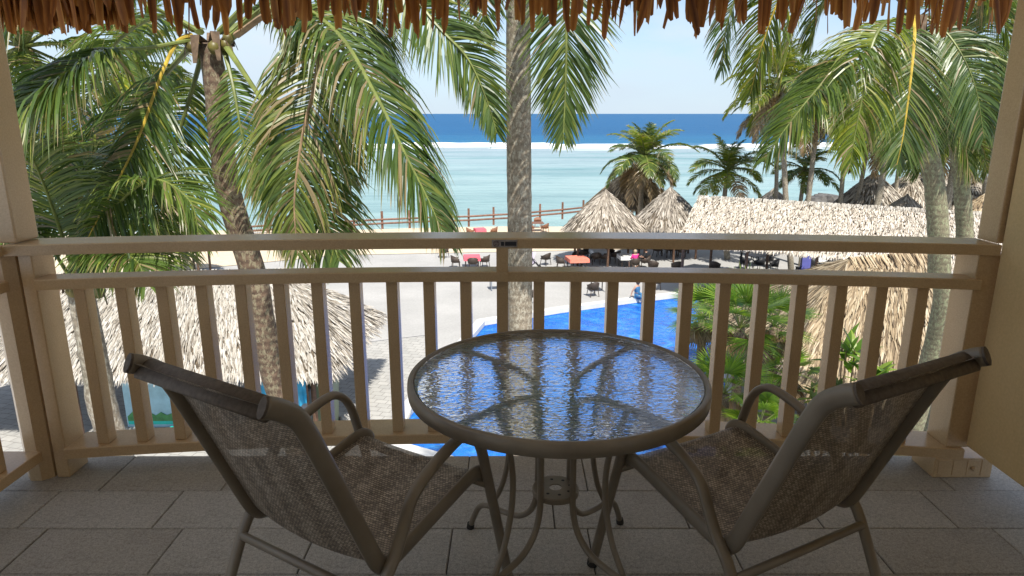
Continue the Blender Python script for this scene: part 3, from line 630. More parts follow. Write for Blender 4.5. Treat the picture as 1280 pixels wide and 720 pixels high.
# ------------------------------------------------------------------ sling chairs
def sling_chair(label):
    root = thing('sling_chair', (0, 0, 0), label, 'chair', 'sling chairs at the glass table'); W = 0.23
    prof = [(-0.292, 0.940), (-0.262, 0.925), (-0.222, 0.893), (-0.196, 0.850), (-0.150, 0.745), (-0.085, 0.590), (-0.028, 0.455), (-0.006, 0.415), (0.022, 0.398), (0.07, 0.402), (0.16, 0.420), (0.30, 0.448), (0.375, 0.462), (0.415, 0.462), (0.440, 0.448), (0.450, 0.428)]
    pts2 = catmull([V((u, 0, z)) for u, z in prof], 60)
    for s in (-1, 1):
        q = MB(); q.tube([p_ + V((0, s * W, 0)) for p_ in pts2], 0.0115, 10, flat=(1.0, 2.1), side=(0, 1, 0)); fr = q.build('sling_frame', 'metal', root, smooth=True)
        q = MB(); e0, e1 = pts2[0] + V((0, s * W, 0)), pts2[0] + V((-0.006, s * W, 0.003)); q.tube([e0, e1], 0.0112, 10, flat=(1.0, 2.1), side=(0, 1, 0)); q.build('end_cap', 'sling_dark', fr)
        q = MB(); hp = V((0.006, s * (W - 0.0125), 0.408)); q.tube([hp, hp + V((0, -s * 0.004, 0))], 0.007, 8); q.build('bolt', 'rubber', fr)
        side = [(-0.198, 0.006), (-0.10, 0.222), (-0.030, 0.366), (0.022, 0.430), (0.058, 0.492), (0.090, 0.548), (0.140, 0.583), (0.215, 0.611), (0.290, 0.629), (0.335, 0.627), (0.374, 0.600), (0.402, 0.552), (0.424, 0.480), (0.490, 0.245), (0.556, 0.006)]
        sp3 = catmull([V((u, s * (W + 0.026), z)) for u, z in side], 60)
        q = MB(); q.tube(sp3, 0.0155, 10, flat=(1.15, 0.85), side=(0, 1, 0)); sf = q.build('arm_and_leg_tube', 'metal', root, smooth=True)
        for u in (-0.200, 0.5575):
            q = MB(); q.tube([V((u - (0.004 if u > 0 else -0.004), s * (W + 0.026), 0.022)), V((u, s * (W + 0.026), 0.001))], 0.018, 10); q.build('foot_cap', 'rubber', sf)
    for (u, z, r_, nm) in ((-0.045, 0.345, 0.0125, 'rear_crossbar'), (0.437, 0.420, 0.0125, 'front_crossbar')):
        q = MB(); q.tube([V((u, -W - 0.02, z)), V((u, W + 0.02, z))], r_, 10); q.build(nm, 'metal', root, smooth=True)
    # sling fabric: one sheet following the frame, sagging a little between the sides
    q = MB(); vs = []; uvs = []; nV = 12; kk = [p_ for p_ in pts2[0:58]]; dist = 0
    for i, p_ in enumerate(kk):
        if i: dist += (p_ - kk[i - 1]).length
        T = (kk[min(i + 1, len(kk) - 1)] - kk[max(i - 1, 0)]).normalized(); nr = V((-T.z, 0, T.x))
        endf = min(1, i / 6, (len(kk) - 1 - i) / 6)
        for j in range(nV + 1):
            v_ = -1 + 2 * j / nV; sag = -0.022 * (1 - v_ * v_) * endf
            vs.append(p_ + V((0, v_ * (W - 0.004), 0)) + nr * (sag + 0.002)); uvs.append((v_ * W, dist))
    fs = [(i * (nV + 1) + j, i * (nV + 1) + j + 1, (i + 1) * (nV + 1) + j + 1, (i + 1) * (nV + 1) + j) for i in range(len(kk) - 1) for j in range(nV)]
    q.add(vs, fs); q.uv = uvs; sl = q.build('sling', 'sling', root, smooth=True)
    q = MB(); q.tube([V((-0.268, -W + 0.008, 0.922)), V((-0.268, W - 0.008, 0.922))], 0.015, 12, flat=(1.9, 0.75), side=(0.62, 0, 0.40)); q.build('head_bar', 'sling_dark', root, smooth=True)
    q = MB(); q.tube([V((-0.220, -W + 0.02, 0.879)), V((-0.222, W - 0.02, 0.879))], 0.0035, 6); q.build('seam', 'rachis_d', sl)
    return root
ch1 = sling_chair('taupe mesh sling chair standing beside the solid side wall')
ch2 = copy_tree(ch1)
ch1.location = (0.764, 1.654, 0); ch1.rotation_euler = (0, 0, 2.068)
ch2.location = (-0.519, 1.588, 0); ch2.rotation_euler = (0, 0, 1.015); ch2['label'] = 'taupe mesh sling chair standing towards the open side railing'

# ================================================================== THATCHED HUTS
def surf_thatch(mb, S, count, L, wd, rg, vmin=0.0, lift=0.05, skew=0.12):
    for _ in range(count):
        u = rg.random(); v_ = vmin + (1 - vmin) * (rg.random() ** 0.9) if vmin > -1 else 0
        p0 = S(u, v_); pd = S(u, v_ - 0.02); pu = S(u + 0.01, v_)
        dn = (pd - p0).normalized(); lat = (pu - p0)
        lat = lat - lat.dot(dn) * dn
        if lat.length < 1e-6: continue
        lat.normalize(); nr = lat.cross(dn)
        if nr.z < 0: nr = -nr
        dn = (dn + lat * rg.gauss(0, skew)).normalized(); ll = L * rg.uniform(0.6, 1.25); ww = wd * rg.uniform(0.6, 1.3); la = (lat + nr * rg.uniform(-0.6, 0.6)).normalized()
        base = rg.random(); lf = lift * rg.uniform(0.2, 1.6); st = p0 + nr * rg.uniform(0.0, lift * 0.7)
        pts = [st, st + dn * ll * 0.55 + nr * lf * 0.4, st + dn * ll + nr * lf - V((0, 0, 0.05 * ll * rg.random()))]
        ws = (0.5 * ww, 0.55 * ww, 0.12 * ww); vs = []
        for p_, k in zip(pts, ws): vs += [p_ - la * k, p_ + la * k]
        mb.add(vs, [(0, 1, 3, 2), (2, 3, 5, 4)], (base, 0, 0))
def base_surface(S, nu, nv, closed=False):
    q = MB(); vs = [S(i / nu, j / nv) - V((0, 0, 0.03)) for j in range(nv + 1) for i in range(nu + 1)]
    q.add(vs, [(j * (nu + 1) + i, j * (nu + 1) + i + 1, (j + 1) * (nu + 1) + i + 1, (j + 1) * (nu + 1) + i) for j in range(nv) for i in range(nu)]); return q
def cone_S(c, rad, ze, za, sx=1.0):
    def S(u, v_):
        a = 2 * math.pi * u; r_ = rad * (1 - v_) ; z = ze + (za - ze) * (v_ if v_ >= 0 else v_) + 0.10 * rad * math.sin(max(0, min(1, v_)) * math.pi) * 0.35
        return V((c[0] + r_ * math.cos(a) * sx, c[1] + r_ * math.sin(a), z))
    return S
def round_hut(c, rad, ze, za, label, mat, count, L, wd, seed, posts=6, group=None, sx=1.0):
    h = thing('thatched_hut', (c[0], c[1], GZ), label, 'hut', group); S = cone_S(c, rad, ze, za, sx); rg = random.Random(seed)
    rf = base_surface(S, 28, 6).build('roof', 'thatch_base', h, smooth=True)
    q = MB(); surf_thatch(q, S, count, L, wd, rg)
    for _ in range(int(count * 0.16)):                           # ragged eave fringe
        a = rg.random() * 6.283; r_ = rad * rg.uniform(0.97, 1.03); d = V((math.cos(a) * sx, math.sin(a), 0)); st = V((c[0], c[1], ze + 0.05)) + d * r_
        la = V((-d.y, d.x, 0)) * wd * rg.uniform(0.4, 0.7); e_ = st + d * rg.uniform(0.05, 0.2) - V((0, 0, L * rg.uniform(0.3, 0.7)))
        q.add([st - la, st + la, e_ + la * 0.3, e_ - la * 0.3], [(0, 1, 2, 3)], (rg.random() * 0.8, 0, 0))
    t_ = q.build('thatch', mat, rf); t_['kind'] = 'stuff'
    q = MB(); top = V((c[0], c[1], za))
    for k in range(26):                                          # tuft at the peak
        a = rg.random() * 6.283; d = V((math.cos(a), math.sin(a), 0)); la = V((-d.y, d.x, 0)) * wd * 0.6; e_ = top + d * rg.uniform(0.3, 0.6) * L - V((0, 0, L * rg.uniform(0.25, 0.5))) ; s0 = top + V((0, 0, 0.10))
        q.add([s0 - la, s0 + la, e_ + la, e_ - la], [(0, 1, 2, 3)], (rg.random(), 0, 0))
    q.build('peak_tuft', mat, rf)
    for k in range(posts):
        a = 6.283 * (k + 0.5) / posts; x, y = c[0] + rad * 0.78 * math.cos(a) * sx, c[1] + rad * 0.78 * math.sin(a)
        q = MB(); q.tube([(x, y, GZ), (x, y, ze + 0.3)], 0.075, 8); q.build('post', 'timber', h)
    return h
def px_x(x, Y, z): return (x - 640) / F * (Y * cp - (z - CH) * sp_)
def z_at(y, Y): return P(640, y, Y).z
# round huts on the beach edge: (peak px, distance, radius, eave height)
c = (px_x(757, 44, -3.4), 44)
round_hut(c, 2.65, -5.75, z_at(238, 44), 'pale conical thatched hut in front of the coconut palm on the terrace', 'thatch_grey', 2600, 0.55, 0.075, 21, group='round thatched huts by the beach')
c = (px_x(838, 46, -3.4), 46)
round_hut(c, 2.55, -5.75, z_at(235, 46), 'conical thatched hut between the brown-skirted palm and the long roof', 'thatch_grey', 2500, 0.55, 0.075, 22, group='round thatched huts by the beach')
c = (px_x(790, 55, -3.0), 55)
round_hut(c, 3.5, -5.6, z_at(209, 55), 'darker tall thatched hut behind the palm with dead fronds', 'thatch_straw', 2200, 0.6, 0.09, 23, group='round thatched huts by the beach')
c = (px_x(217, 40, -3.4), 40)
round_hut(c, 2.0, -5.7, z_at(246, 40), 'straw hut glimpsed behind hanging fronds near the dark trunk', 'thatch_straw', 1500, 0.5, 0.075, 24)
huts = [(968, 236, 52, 2.6, 'small thatch peak showing over the left half of the long roof', 'thatch_grey'), (1094, 216, 47, 2.7, 'steep conical hut with a leaning palm trunk across it', 'thatch_grey'),
        (1143, 213, 50, 2.9, 'conical hut between the leaning trunk and the thick mossy trunk', 'thatch_grey'), (1186, 218, 54, 2.8, 'weathered hut peak showing between two mossy palm trunks', 'thatch_grey'),
        (1216, 217, 50, 3.0, 'conical hut half hidden behind the narrow column', 'thatch_grey'), (1134, 244, 43, 1.7, 'low small thatch cone tucked between two larger huts', 'thatch_grey'), (1236, 240, 46, 2.6, 'straw hut at the end of the row by the column', 'thatch_straw')]
for i, (px, py, Y, rad, lb, mt) in enumerate(huts):
    za = z_at(py, Y); round_hut((px_x(px, Y, za), Y), rad, za - rad * 0.95, za, lb, mt, 1500, 0.6, 0.085, 40 + i, group='thatched hut peaks beyond the long roof')
# gable and hip roofs from ridge and eave lines
def quad_S(e0, e1, r0, r1, belly=0.06):
    e0, e1, r0, r1 = V(e0), V(e1), V(r0), V(r1)
    def S(u, v_):
        e = e0.lerp(e1, u); r_ = r0.lerp(r1, u); p_ = e.lerp(r_, v_); p_.z += belly * math.sin(max(0, min(1, v_)) * math.pi) * 3 * (0.5); return p_
    return S
def roofed_hut(name, slopes, posts, label, mat, L, wd, seed, dens, cat='hut', ridge=None, post_r=0.08):
    cx = sum((V(s[0]) + V(s[1])).x for s in slopes) / (2 * len(slopes)); cy = sum((V(s[0]) + V(s[1])).y for s in slopes) / (2 * len(slopes))
    h = thing(name, (cx, cy, GZ), label, cat); rg = random.Random(seed)
    for s in slopes:
        S = quad_S(*s); rf = base_surface(S, 12, 5).build('roof_slope', 'thatch_base', h)
        e0, e1, r0, r1 = map(V, s); area_ = ((e1 - e0).length + (r1 - r0).length) / 2 * ((r0 + r1) / 2 - (e0 + e1) / 2).length
        q = MB(); surf_thatch(q, S, int(area_ * dens), L, wd, rg)
        out_ = ((e0 + e1) / 2 - (r0 + r1) / 2); out_.z = 0; out_.normalize(); al = (e1 - e0).normalized()
        for _ in range(int((e1 - e0).length / wd * 3)):
            st = e0.lerp(e1, rg.random()) + V((0, 0, 0.06)) + out_ * rg.uniform(-0.1, 0.04); la = al * wd * rg.uniform(0.3, 0.6); e_ = st + out_ * rg.uniform(0.05, 0.22) - V((0, 0, L * rg.uniform(0.35, 0.8))) + al * rg.gauss(0, 0.04)
            q.add([st - la, st + la, e_ + la * 0.3, e_ - la * 0.3], [(0, 1, 2, 3)], (rg.random() * 0.9, 0, 0))
        t_ = q.build('thatch', mat, rf); t_['kind'] = 'stuff'
    if ridge:
        q = MB(); a, b = map(V, ridge); al = (b - a).normalized(); sd_ = al.cross(V((0, 0, 1))).normalized(); n_ = int((b - a).length / wd * 2.2)
        for k in range(n_):
            s0 = a.lerp(b, rg.random()) + V((0, 0, 0.05 + rg.random() * 0.07))
            for s_ in (-1, 1):
                e_ = s0 + sd_ * s_ * L * rg.uniform(0.5, 0.9) - V((0, 0, L * rg.uniform(0.3, 0.55))) + al * rg.gauss(0, 0.05); la = al * wd * 0.55
                q.add([s0 - la, s0 + la, e_ + la * 0.5, e_ - la * 0.5], [(0, 1, 2, 3)], (rg.random(), 0, 0))
        t_ = q.build('ridge_thatch', mat, h); t_['kind'] = 'stuff'
    for (x, y, zt) in posts:
        q = MB(); q.tube([(x, y, GZ), (x, y, zt)], post_r, 8); q.build('post', 'timber', h)
    return h
# long roof on the right
rA, rB = V((10.5, 38.4, z_at(246, 38.4))), V((25.5, 29.6, z_at(246, 38.4)))
dr = (rB - rA).normalized(); nrm = V((dr.y, -dr.x, 0)).normalized()
if nrm.y > 0: nrm = -nrm
ze = -5.0; dz = V((0, 0, ze - rA.z))
ea, eb = rA + nrm * 3.7 + dz, rB + nrm * 3.7 + dz; fa_, fb_ = rA - nrm * 3.7 + dz, rB - nrm * 3.7 + dz
posts = []
for k in range(6):
    t_ = (k + 0.05) / 5.3; q0 = ea.lerp(eb, t_) - nrm * 0.7; posts.append((q0.x, q0.y, ze + 0.5)); q0 = fa_.lerp(fb_, t_) + nrm * 0.7; posts.append((q0.x, q0.y, ze + 0.5))
roofed_hut('long_pavilion', [(ea, eb, rA, rB), (fb_, fa_, rB, rA)], posts, 'long open dining pavilion with pale gabled thatch roof', 'thatch_pale', 0.36, 0.046, 61, 190, 'pavilion', (rA, rB))
# hut on the left, hipped at the right end
zr, ze = -3.55, -5.72
rL, rR_ = V((-17, 21.1, zr)), V((-7.3, 21.3, zr)); eL, eR = V((-19, 18.2, ze)), V((-5.1, 18.2, ze)); bL, bR = V((-19, 24.2, ze)), V((-4.7, 24.2, ze))
roofed_hut('kiosk_hut', [(eL, eR, rL, rR_), (eR, bR, rR_, rR_ + V((0, 0.05, 0))), (bR, bL, rR_, rL)], [(-5.9, 18.9, ze + .5), (-9.5, 18.9, ze + .5), (-13.0, 18.9, ze + .5), (-5.7, 23.5, ze + .5), (-12, 23.5, ze + .5)],
    'wide thatched kiosk hut with hipped roof beside the block paving', 'thatch_pale', 0.42, 0.042, 62, 230, 'hut', (rL, rR_ + V((0.25, 0, 0.15))))
# hut on the right among the plants
zr, ze = -3.15, -5.75
rL, rR_ = V((10.9, 21.6, z_at(325, 21.6))), V((13.4, 21.4, z_at(316, 21.4))); eL, eR = V((7.2, 17.5, ze)), V((12.3, 16.9, ze)); bL = V((7.4, 26.0, ze)); bR = V((17.0, 25.5, ze))
roofed_hut('garden_hut', [(eL, eR, rL, rR_), (bL, eL, rL, rL + V((0, -0.05, 0))), (bR, bL, rR_, rL), (eR, bR, rR_, rR_ + V((0.02, 0.05, 0)))], [(8.4, 18.4, ze + .5), (11.8, 18.1, ze + .5), (15.6, 24.6, ze + .5), (8.6, 25, ze + .5)],
    'straw coloured thatched hut rising behind the fan palms', 'thatch_straw', 0.75, 0.05, 63, 110, 'hut', (rL, rR_))

# ================================================================== PALMS
def leaflet_prof(t_):
    return min(1.0, 0.25 + t_ * 3.2) * (1.0 if t_ < 0.55 else 1.0 - 0.72 * ((t_ - 0.55) / 0.45) ** 1.3)
def frond(spine, L, n, wd, droop, rg, side=None, K=4, ang=(72, 34), vee=0.15, dry=0.12, start=0.16, gap=0.0, bias=0.0, left=1.0):
    pts = catmull(spine, 34); cum = [0]
    for i in range(33): cum.append(cum[-1] + (pts[i + 1] - pts[i]).length)
    tot = cum[-1]
    if side is None:
        h = V(pts[-1] - pts[0]); h.z = 0
        side = h.cross(V((0, 0, 1))).normalized() if h.length > 0.05 else V((1, 0, 0))
    if K == 4: n = int(n * 2.1); wd *= 0.68
    B0 = V(side).normalized(); q = MB(); j = 0
    for i in range(n):
        t_ = start + (1 - start) * (i + rg.random() * 0.8) / n; s_ = t_ * tot
        while j < 32 and cum[j + 1] < s_: j += 1
        u = (s_ - cum[j]) / max(1e-6, cum[j + 1] - cum[j]); p0 = pts[j].lerp(pts[j + 1], u); T = (pts[j + 1] - pts[j]).normalized()
        B = (B0 - B0.dot(T) * T); B = B.normalized() if B.length > 0.15 else V((1, 0, 0)); nr = B.cross(T)
        if nr.z < 0: nr = -nr
        tt = (t_ - start) / (1 - start); a = R(ang[0] + (ang[1] - ang[0]) * tt)
        for sgn in (-1, 1):
            if rg.random() < gap: continue
            aa = a + rg.gauss(0, 0.09); d = (B * sgn * math.sin(aa) + T * math.cos(aa) + nr * (vee + rg.gauss(0, 0.06))).normalized()
            ll = L * leaflet_prof(tt) * rg.uniform(0.82, 1.1) * (left if sgn < 0 else 1.0); st = ll / K; p_ = p0.copy(); vs = []; fx = []
            wv = (T - T.dot(d) * d); wv = wv.normalized() if wv.length > 0.1 else nr
            rv = min(1, max(0, rg.gauss(0.45 + bias, 0.22))); isdry = rg.random() < dry; tipdry = 1.0 if isdry else (0.75 if rg.random() < 0.25 else 0.1); body = 0.8 if (isdry and rg.random() < 0.5) else 0.0
            ph = rg.gauss(0, 0.45); dr_ = droop * rg.uniform(0.7, 1.35)
            for k in range(K + 1):
                f_ = k / K; hw = wd * 0.5 * (0.55 + 1.2 * f_ if f_ < 0.35 else 0.97 * (1 - ((f_ - 0.35) / 0.65) ** 1.7) + 0.03)
                w2 = (wv - wv.dot(d) * d).normalized(); w3 = (w2 * math.cos(ph) + d.cross(w2) * math.sin(ph))
                vs += [p_ - w3 * hw, p_ + w3 * hw]; c_ = (rv, min(1, body + (tipdry if f_ > 0.8 else 0) ), 0); fx += [c_, c_]
                p_ = p_ + d * st; d = (d + V((0, 0, -1)) * dr_ / K * (0.5 + f_)).normalized()
            q.add(vs, [(2 * k, 2 * k + 1, 2 * k + 3, 2 * k + 2) for k in range(K)], fx)
    r0 = 0.012 + 0.006 * tot; m = MB(); m.tube(pts, [r0 * (1.25 - 1.12 * (i / 33) ** 0.7) for i in range(34)], 7, flat=(1.2, 0.8))
    return q, m
def put_frond(root, spine, L, n, wd, droop, rg, leaf='leaf', stem='rachis', **kw):
    q, m = frond(spine, L, n, wd, droop, rg, **kw)
    o = q.build('frond', leaf, root); m.build('midrib', stem, root if False else None, org=root['_org']).parent = o
    o.children[0].location = (0, 0, 0); return o
def trunk_part(root, pts, r0, r1, mat, seed=0, ringy=0.010):
    rg = random.Random(seed); k = 60; c_ = catmull(pts, k); rs = []
    for i in range(k):
        t_ = i / (k - 1); rs.append((r0 + (r1 - r0) * t_) * (1 + ringy * math.sin(i * 2.2) + rg.uniform(-0.02, 0.02)))
    q = MB(); q.tube(c_, rs, 14); return q.build('trunk', mat, root, smooth=True)
def crown_core(root, c, r_, seed, nuts=5, husks=8):
    rg = random.Random(seed); c = V(c)
    for k in range(nuts):
        a = rg.random() * 6.28; p_ = c + V((math.cos(a), math.sin(a), 0)) * r_ * rg.uniform(0.9, 1.4) + V((0, 0, -r_ * rg.uniform(0.3, 1.3)))
        q = MB(); s_ = 0.072 * rg.uniform(0.8, 1.15); q.lathe([(0.001, -1.1 * s_), (0.6 * s_, -0.85 * s_), (s_, -0.1 * s_), (0.85 * s_, 0.6 * s_), (0.3 * s_, 1.05 * s_), (0.001, 1.15 * s_)], 10, p_); q.build('coconut', 'nut', root, smooth=True)
    for k in range(husks):
        a = 6.28 * k / husks + rg.random() * 0.5; d = V((math.cos(a), math.sin(a), 0)); la = V((-d.y, d.x, 0)) * r_ * rg.uniform(0.18, 0.36)
        p0 = c + d * r_ * 0.5 - V((0, 0, r_ * 0.6)); p1 = c + d * r_ * 1.3 + V((0, 0, r_ * rg.uniform(-0.6, 0.5))); p2 = p1 + d * r_ * 0.4 - V((0, 0, r_ * rg.uniform(0.6, 1.9)))
        q = MB(); q.add([p0 - la, p0 + la, p1 + la * 1.1 + d * 0.02, p1 - la * 1.1 + d * 0.02, p2 - la * 0.4, p2 + la * 0.5], [(0, 1, 2, 3), (3, 2, 5, 4)]); q.build('husk', 'husk', root)
def PX(lst): return [P(*q) for q in lst]
rg = random.Random(5)
# --- palm with the dark trunk, left
base = V((-2.0, 8.6, GZ)); A = thing('coconut_palm', base, 'coconut palm with curved dark brown trunk and yellow stemmed frond', 'palm tree', 'coconut palms')
tp = PX([(262, 56, 7.6), (270, 110, 7.6), (277, 180, 7.6), (286, 240, 7.65), (300, 290, 7.7), (319, 352, 7.75), (346, 480, 7.9)])
trunk_part(A, [base, base.lerp(tp[-1], 0.45) + V((0.10, 0, 0))] + tp[::-1], 0.17, 0.115, 'bark_d', 1)
crown_core(A, P(262, 42, 7.6), 0.16, 2, 7, 9)
FA = [
 ([(240, 44, 7.5), (222, 52, 7.4), (203, 90, 7.2), (172, 175, 7.0), (140, 240, 6.9), (110, 298, 6.8), (92, 345, 6.75)], 1.0, 84, 0.038, 1.35, 'leaf', 'rachis_y', dict(side=(0.85, 0.1, 0.6), ang=(66, 40), start=0.2, left=0.35)),
 ([(240, 50, 7.5), (182, 60, 7.1), (126, 64, 6.7), (78, 96, 6.4), (42, 128, 6.2), (20, 162, 6.1)], 1.15, 80, 0.042, 1.9, 'leaf', 'rachis', dict(start=0.42)),
 ([(242, 38, 7.5), (170, -2, 7.0), (100, -14, 6.6), (40, 0, 6.3), (4, 46, 6.2)], 1.05, 70, 0.040, 2.1, 'leaf', 'rachis', dict(start=0.3)),
 ([(284, 60, 7.5), (308, 96, 7.3), (354, 167, 7.0), (385, 230, 6.85), (412, 292, 6.75), (424, 326, 6.7)], 0.85, 74, 0.036, 1.5, 'leaf', 'rachis', dict(start=0.3, side=(0.8, 0, 0.5))),
 ([(280, 60, 7.6), (292, 110, 7.4), (305, 180, 7.3), (324, 246, 7.2)], 0.45, 50, 0.03, 0.7, 'leaf', 'rachis', dict(side=(0.9, 0, 0.2))),
 ([(288, 48, 7.6), (350, 2, 7.2), (420, 40, 6.8), (470, 120, 6.5), (505, 190, 6.3), (538, 256, 6.2), (556, 300, 6.2)], 0.95, 110, 0.040, 2.4, 'leaf', 'rachis', dict(start=0.2, dry=0.22)),
 ([(285, 42, 7.7), (340, -2, 7.9), (400, -12, 8.1), (450, 20, 8.3), (482, 84, 8.4)], 1.1, 84, 0.042, 2.0, 'leaf', 'rachis', dict(start=0.15, dry=0.2)),
 ([(296, 44, 7.4), (350, 10, 7.1), (392, 28, 6.9), (396, 90, 6.75), (378, 170, 6.6), (368, 250, 6.55), (372, 318, 6.55)], 0.85, 84, 0.036, 2.0, 'leaf', 'rachis_d', dict(dry=0.38, side=(0.9, 0.2, 0.1), bias=0.2)),
 ([(255, 60, 7.7), (238, 120, 7.8), (215, 195, 7.8), (196, 270, 7.8), (186, 330, 7.8)], 0.9, 64, 0.036, 1.6, 'leaf', 'rachis', dict(side=(0.9, 0.3, 0.2))),
 ([(275, 40, 7.6), (380, -55, 7.4), (480, -38, 7.2), (550, 36, 7.0), (585, 74, 7.0), (608, 124, 7.0), (621, 166, 7.0)], 0.62, 100, 0.034, 1.0, 'leaf', 'rachis', dict(start=0.35, dry=0.03, side=(0.85, 0.1, 0.35), ang=(64, 30))),
 ([(275, 40, 7.8), (340, 20, 8.4), (390, 60, 8.8), (420, 140, 9.0), (440, 230, 9.1)], 0.9, 70, 0.04, 1.5, 'leaf', 'rachis', dict(dry=0.2)),
 ([(250, 40, 7.8), (200, 20, 8.3), (140, 60, 8.7), (100, 150, 8.9), (80, 240, 9.0)], 1.0, 70, 0.042, 2.8, 'leaf', 'rachis', dict(dry=0.15)),
 ([(246, 50, 7.7), (205, 95, 8.1), (150, 160, 8.3), (120, 250, 8.4), (110, 330, 8.4)], 0.95, 70, 0.040, 2.8, 'leaf', 'rachis', dict(dry=0.3, bias=-0.15)),
]
for i, (sp, L, n_, wd, dp, lf, st, kw) in enumerate(FA): put_frond(A, PX(sp), L, n_, wd, dp, random.Random(300 + i), lf, st, **kw)
# --- palm with its crown behind the rails, far left
base = V((-3.9, 7.6, GZ)); B_ = thing('coconut_palm', base, 'coconut palm with grey trunk and low crown tucked behind the rail corner', 'palm tree', 'coconut palms')
tp = PX([(98, 352, 7.0), (108, 400, 7.0), (122, 470, 7.0), (138, 540, 7.05)])
trunk_part(B_, [base, base.lerp(tp[-1], 0.5)] + tp[::-1], 0.17, 0.12, 'bark', 3); crown_core(B_, P(97, 345, 7.0), 0.15, 4, 3, 8)
FB = [[(95, 348, 7), (64, 255, 6.8), (36, 190, 6.5), (10, 170, 6.2)], [(100, 345, 7), (140, 265, 6.9), (190, 225, 6.7), (236, 250, 6.6), (250, 300, 6.5)], [(95, 345, 7), (96, 240, 7.2), (118, 195, 7.4), (160, 200, 7.6), (190, 250, 7.7)],
      [(90, 350, 7), (52, 295, 6.9), (22, 290, 6.8), (-5, 330, 6.8)], [(100, 350, 7), (140, 316, 6.8), (170, 326, 6.6), (182, 352, 6.5)], [(96, 345, 7), (80, 230, 7.3), (60, 180, 7.6), (30, 190, 7.9)], [(98, 345, 7), (130, 290, 7.4), (190, 280, 7.8), (235, 320, 8.0)]]
for i, sp in enumerate(FB): put_frond(B_, PX(sp), 0.75, 56, 0.036, 1.5, random.Random(340 + i), 'leaf', 'rachis', start=0.22, dry=0.15)
# --- palm in the middle, crown above the eave
base = V((0.12, 8.6, GZ)); C_ = thing('coconut_palm', base, 'coconut palm with straight pale lichened trunk behind the middle post', 'palm tree', 'coconut palms')
tp = PX([(648, -118, 8.2), (648, -20, 8.2), (648, 100, 8.2), (649, 220, 8.25), (650, 320, 8.3), (650, 400, 8.4)])
trunk_part(C_, [base] + tp[::-1], 0.165, 0.135, 'bark', 5, 0.008); crown_core(C_, P(648, -130, 8.2), 0.17, 6, 6, 8)
FC = [([(652, -130, 8.1), (688, -112, 7.5), (706, -50, 7.2), (708, 30, 7.1), (707, 105, 7.1), (704, 172, 7.1)], 0.72, 84, 0.034, 0.55, dict(side=(1, 0, 0.05), ang=(62, 26), start=0.2, dry=0.02)),
      ([(644, -130, 8.3), (612, -70, 8.1), (602, -10, 8.0), (606, 50, 8.0)], 0.5, 46, 0.03, 0.8, dict(side=(1, 0, 0.05))),
      ([(655, -130, 8.3), (720, -170, 8.6), (770, -120, 8.8), (790, -40, 8.9), (800, 10, 8.9)], 0.7, 60, 0.034, 1.2, dict()),
      ([(650, -135, 8.3), (660, -220, 9.0), (665, -240, 9.8), (668, -180, 10.6)], 0.8, 50, 0.036, 1.2, dict()),
      ([(645, -135, 8.0), (560, -200, 7.6), (480, -170, 7.4), (430, -90, 7.3)], 0.8, 60, 0.036, 1.3, dict())]
for i, (sp, L, n_, wd, dp, kw) in enumerate(FC): put_frond(C_, PX(sp), L, n_, wd, dp, random.Random(360 + i), 'leaf', 'rachis', **kw)
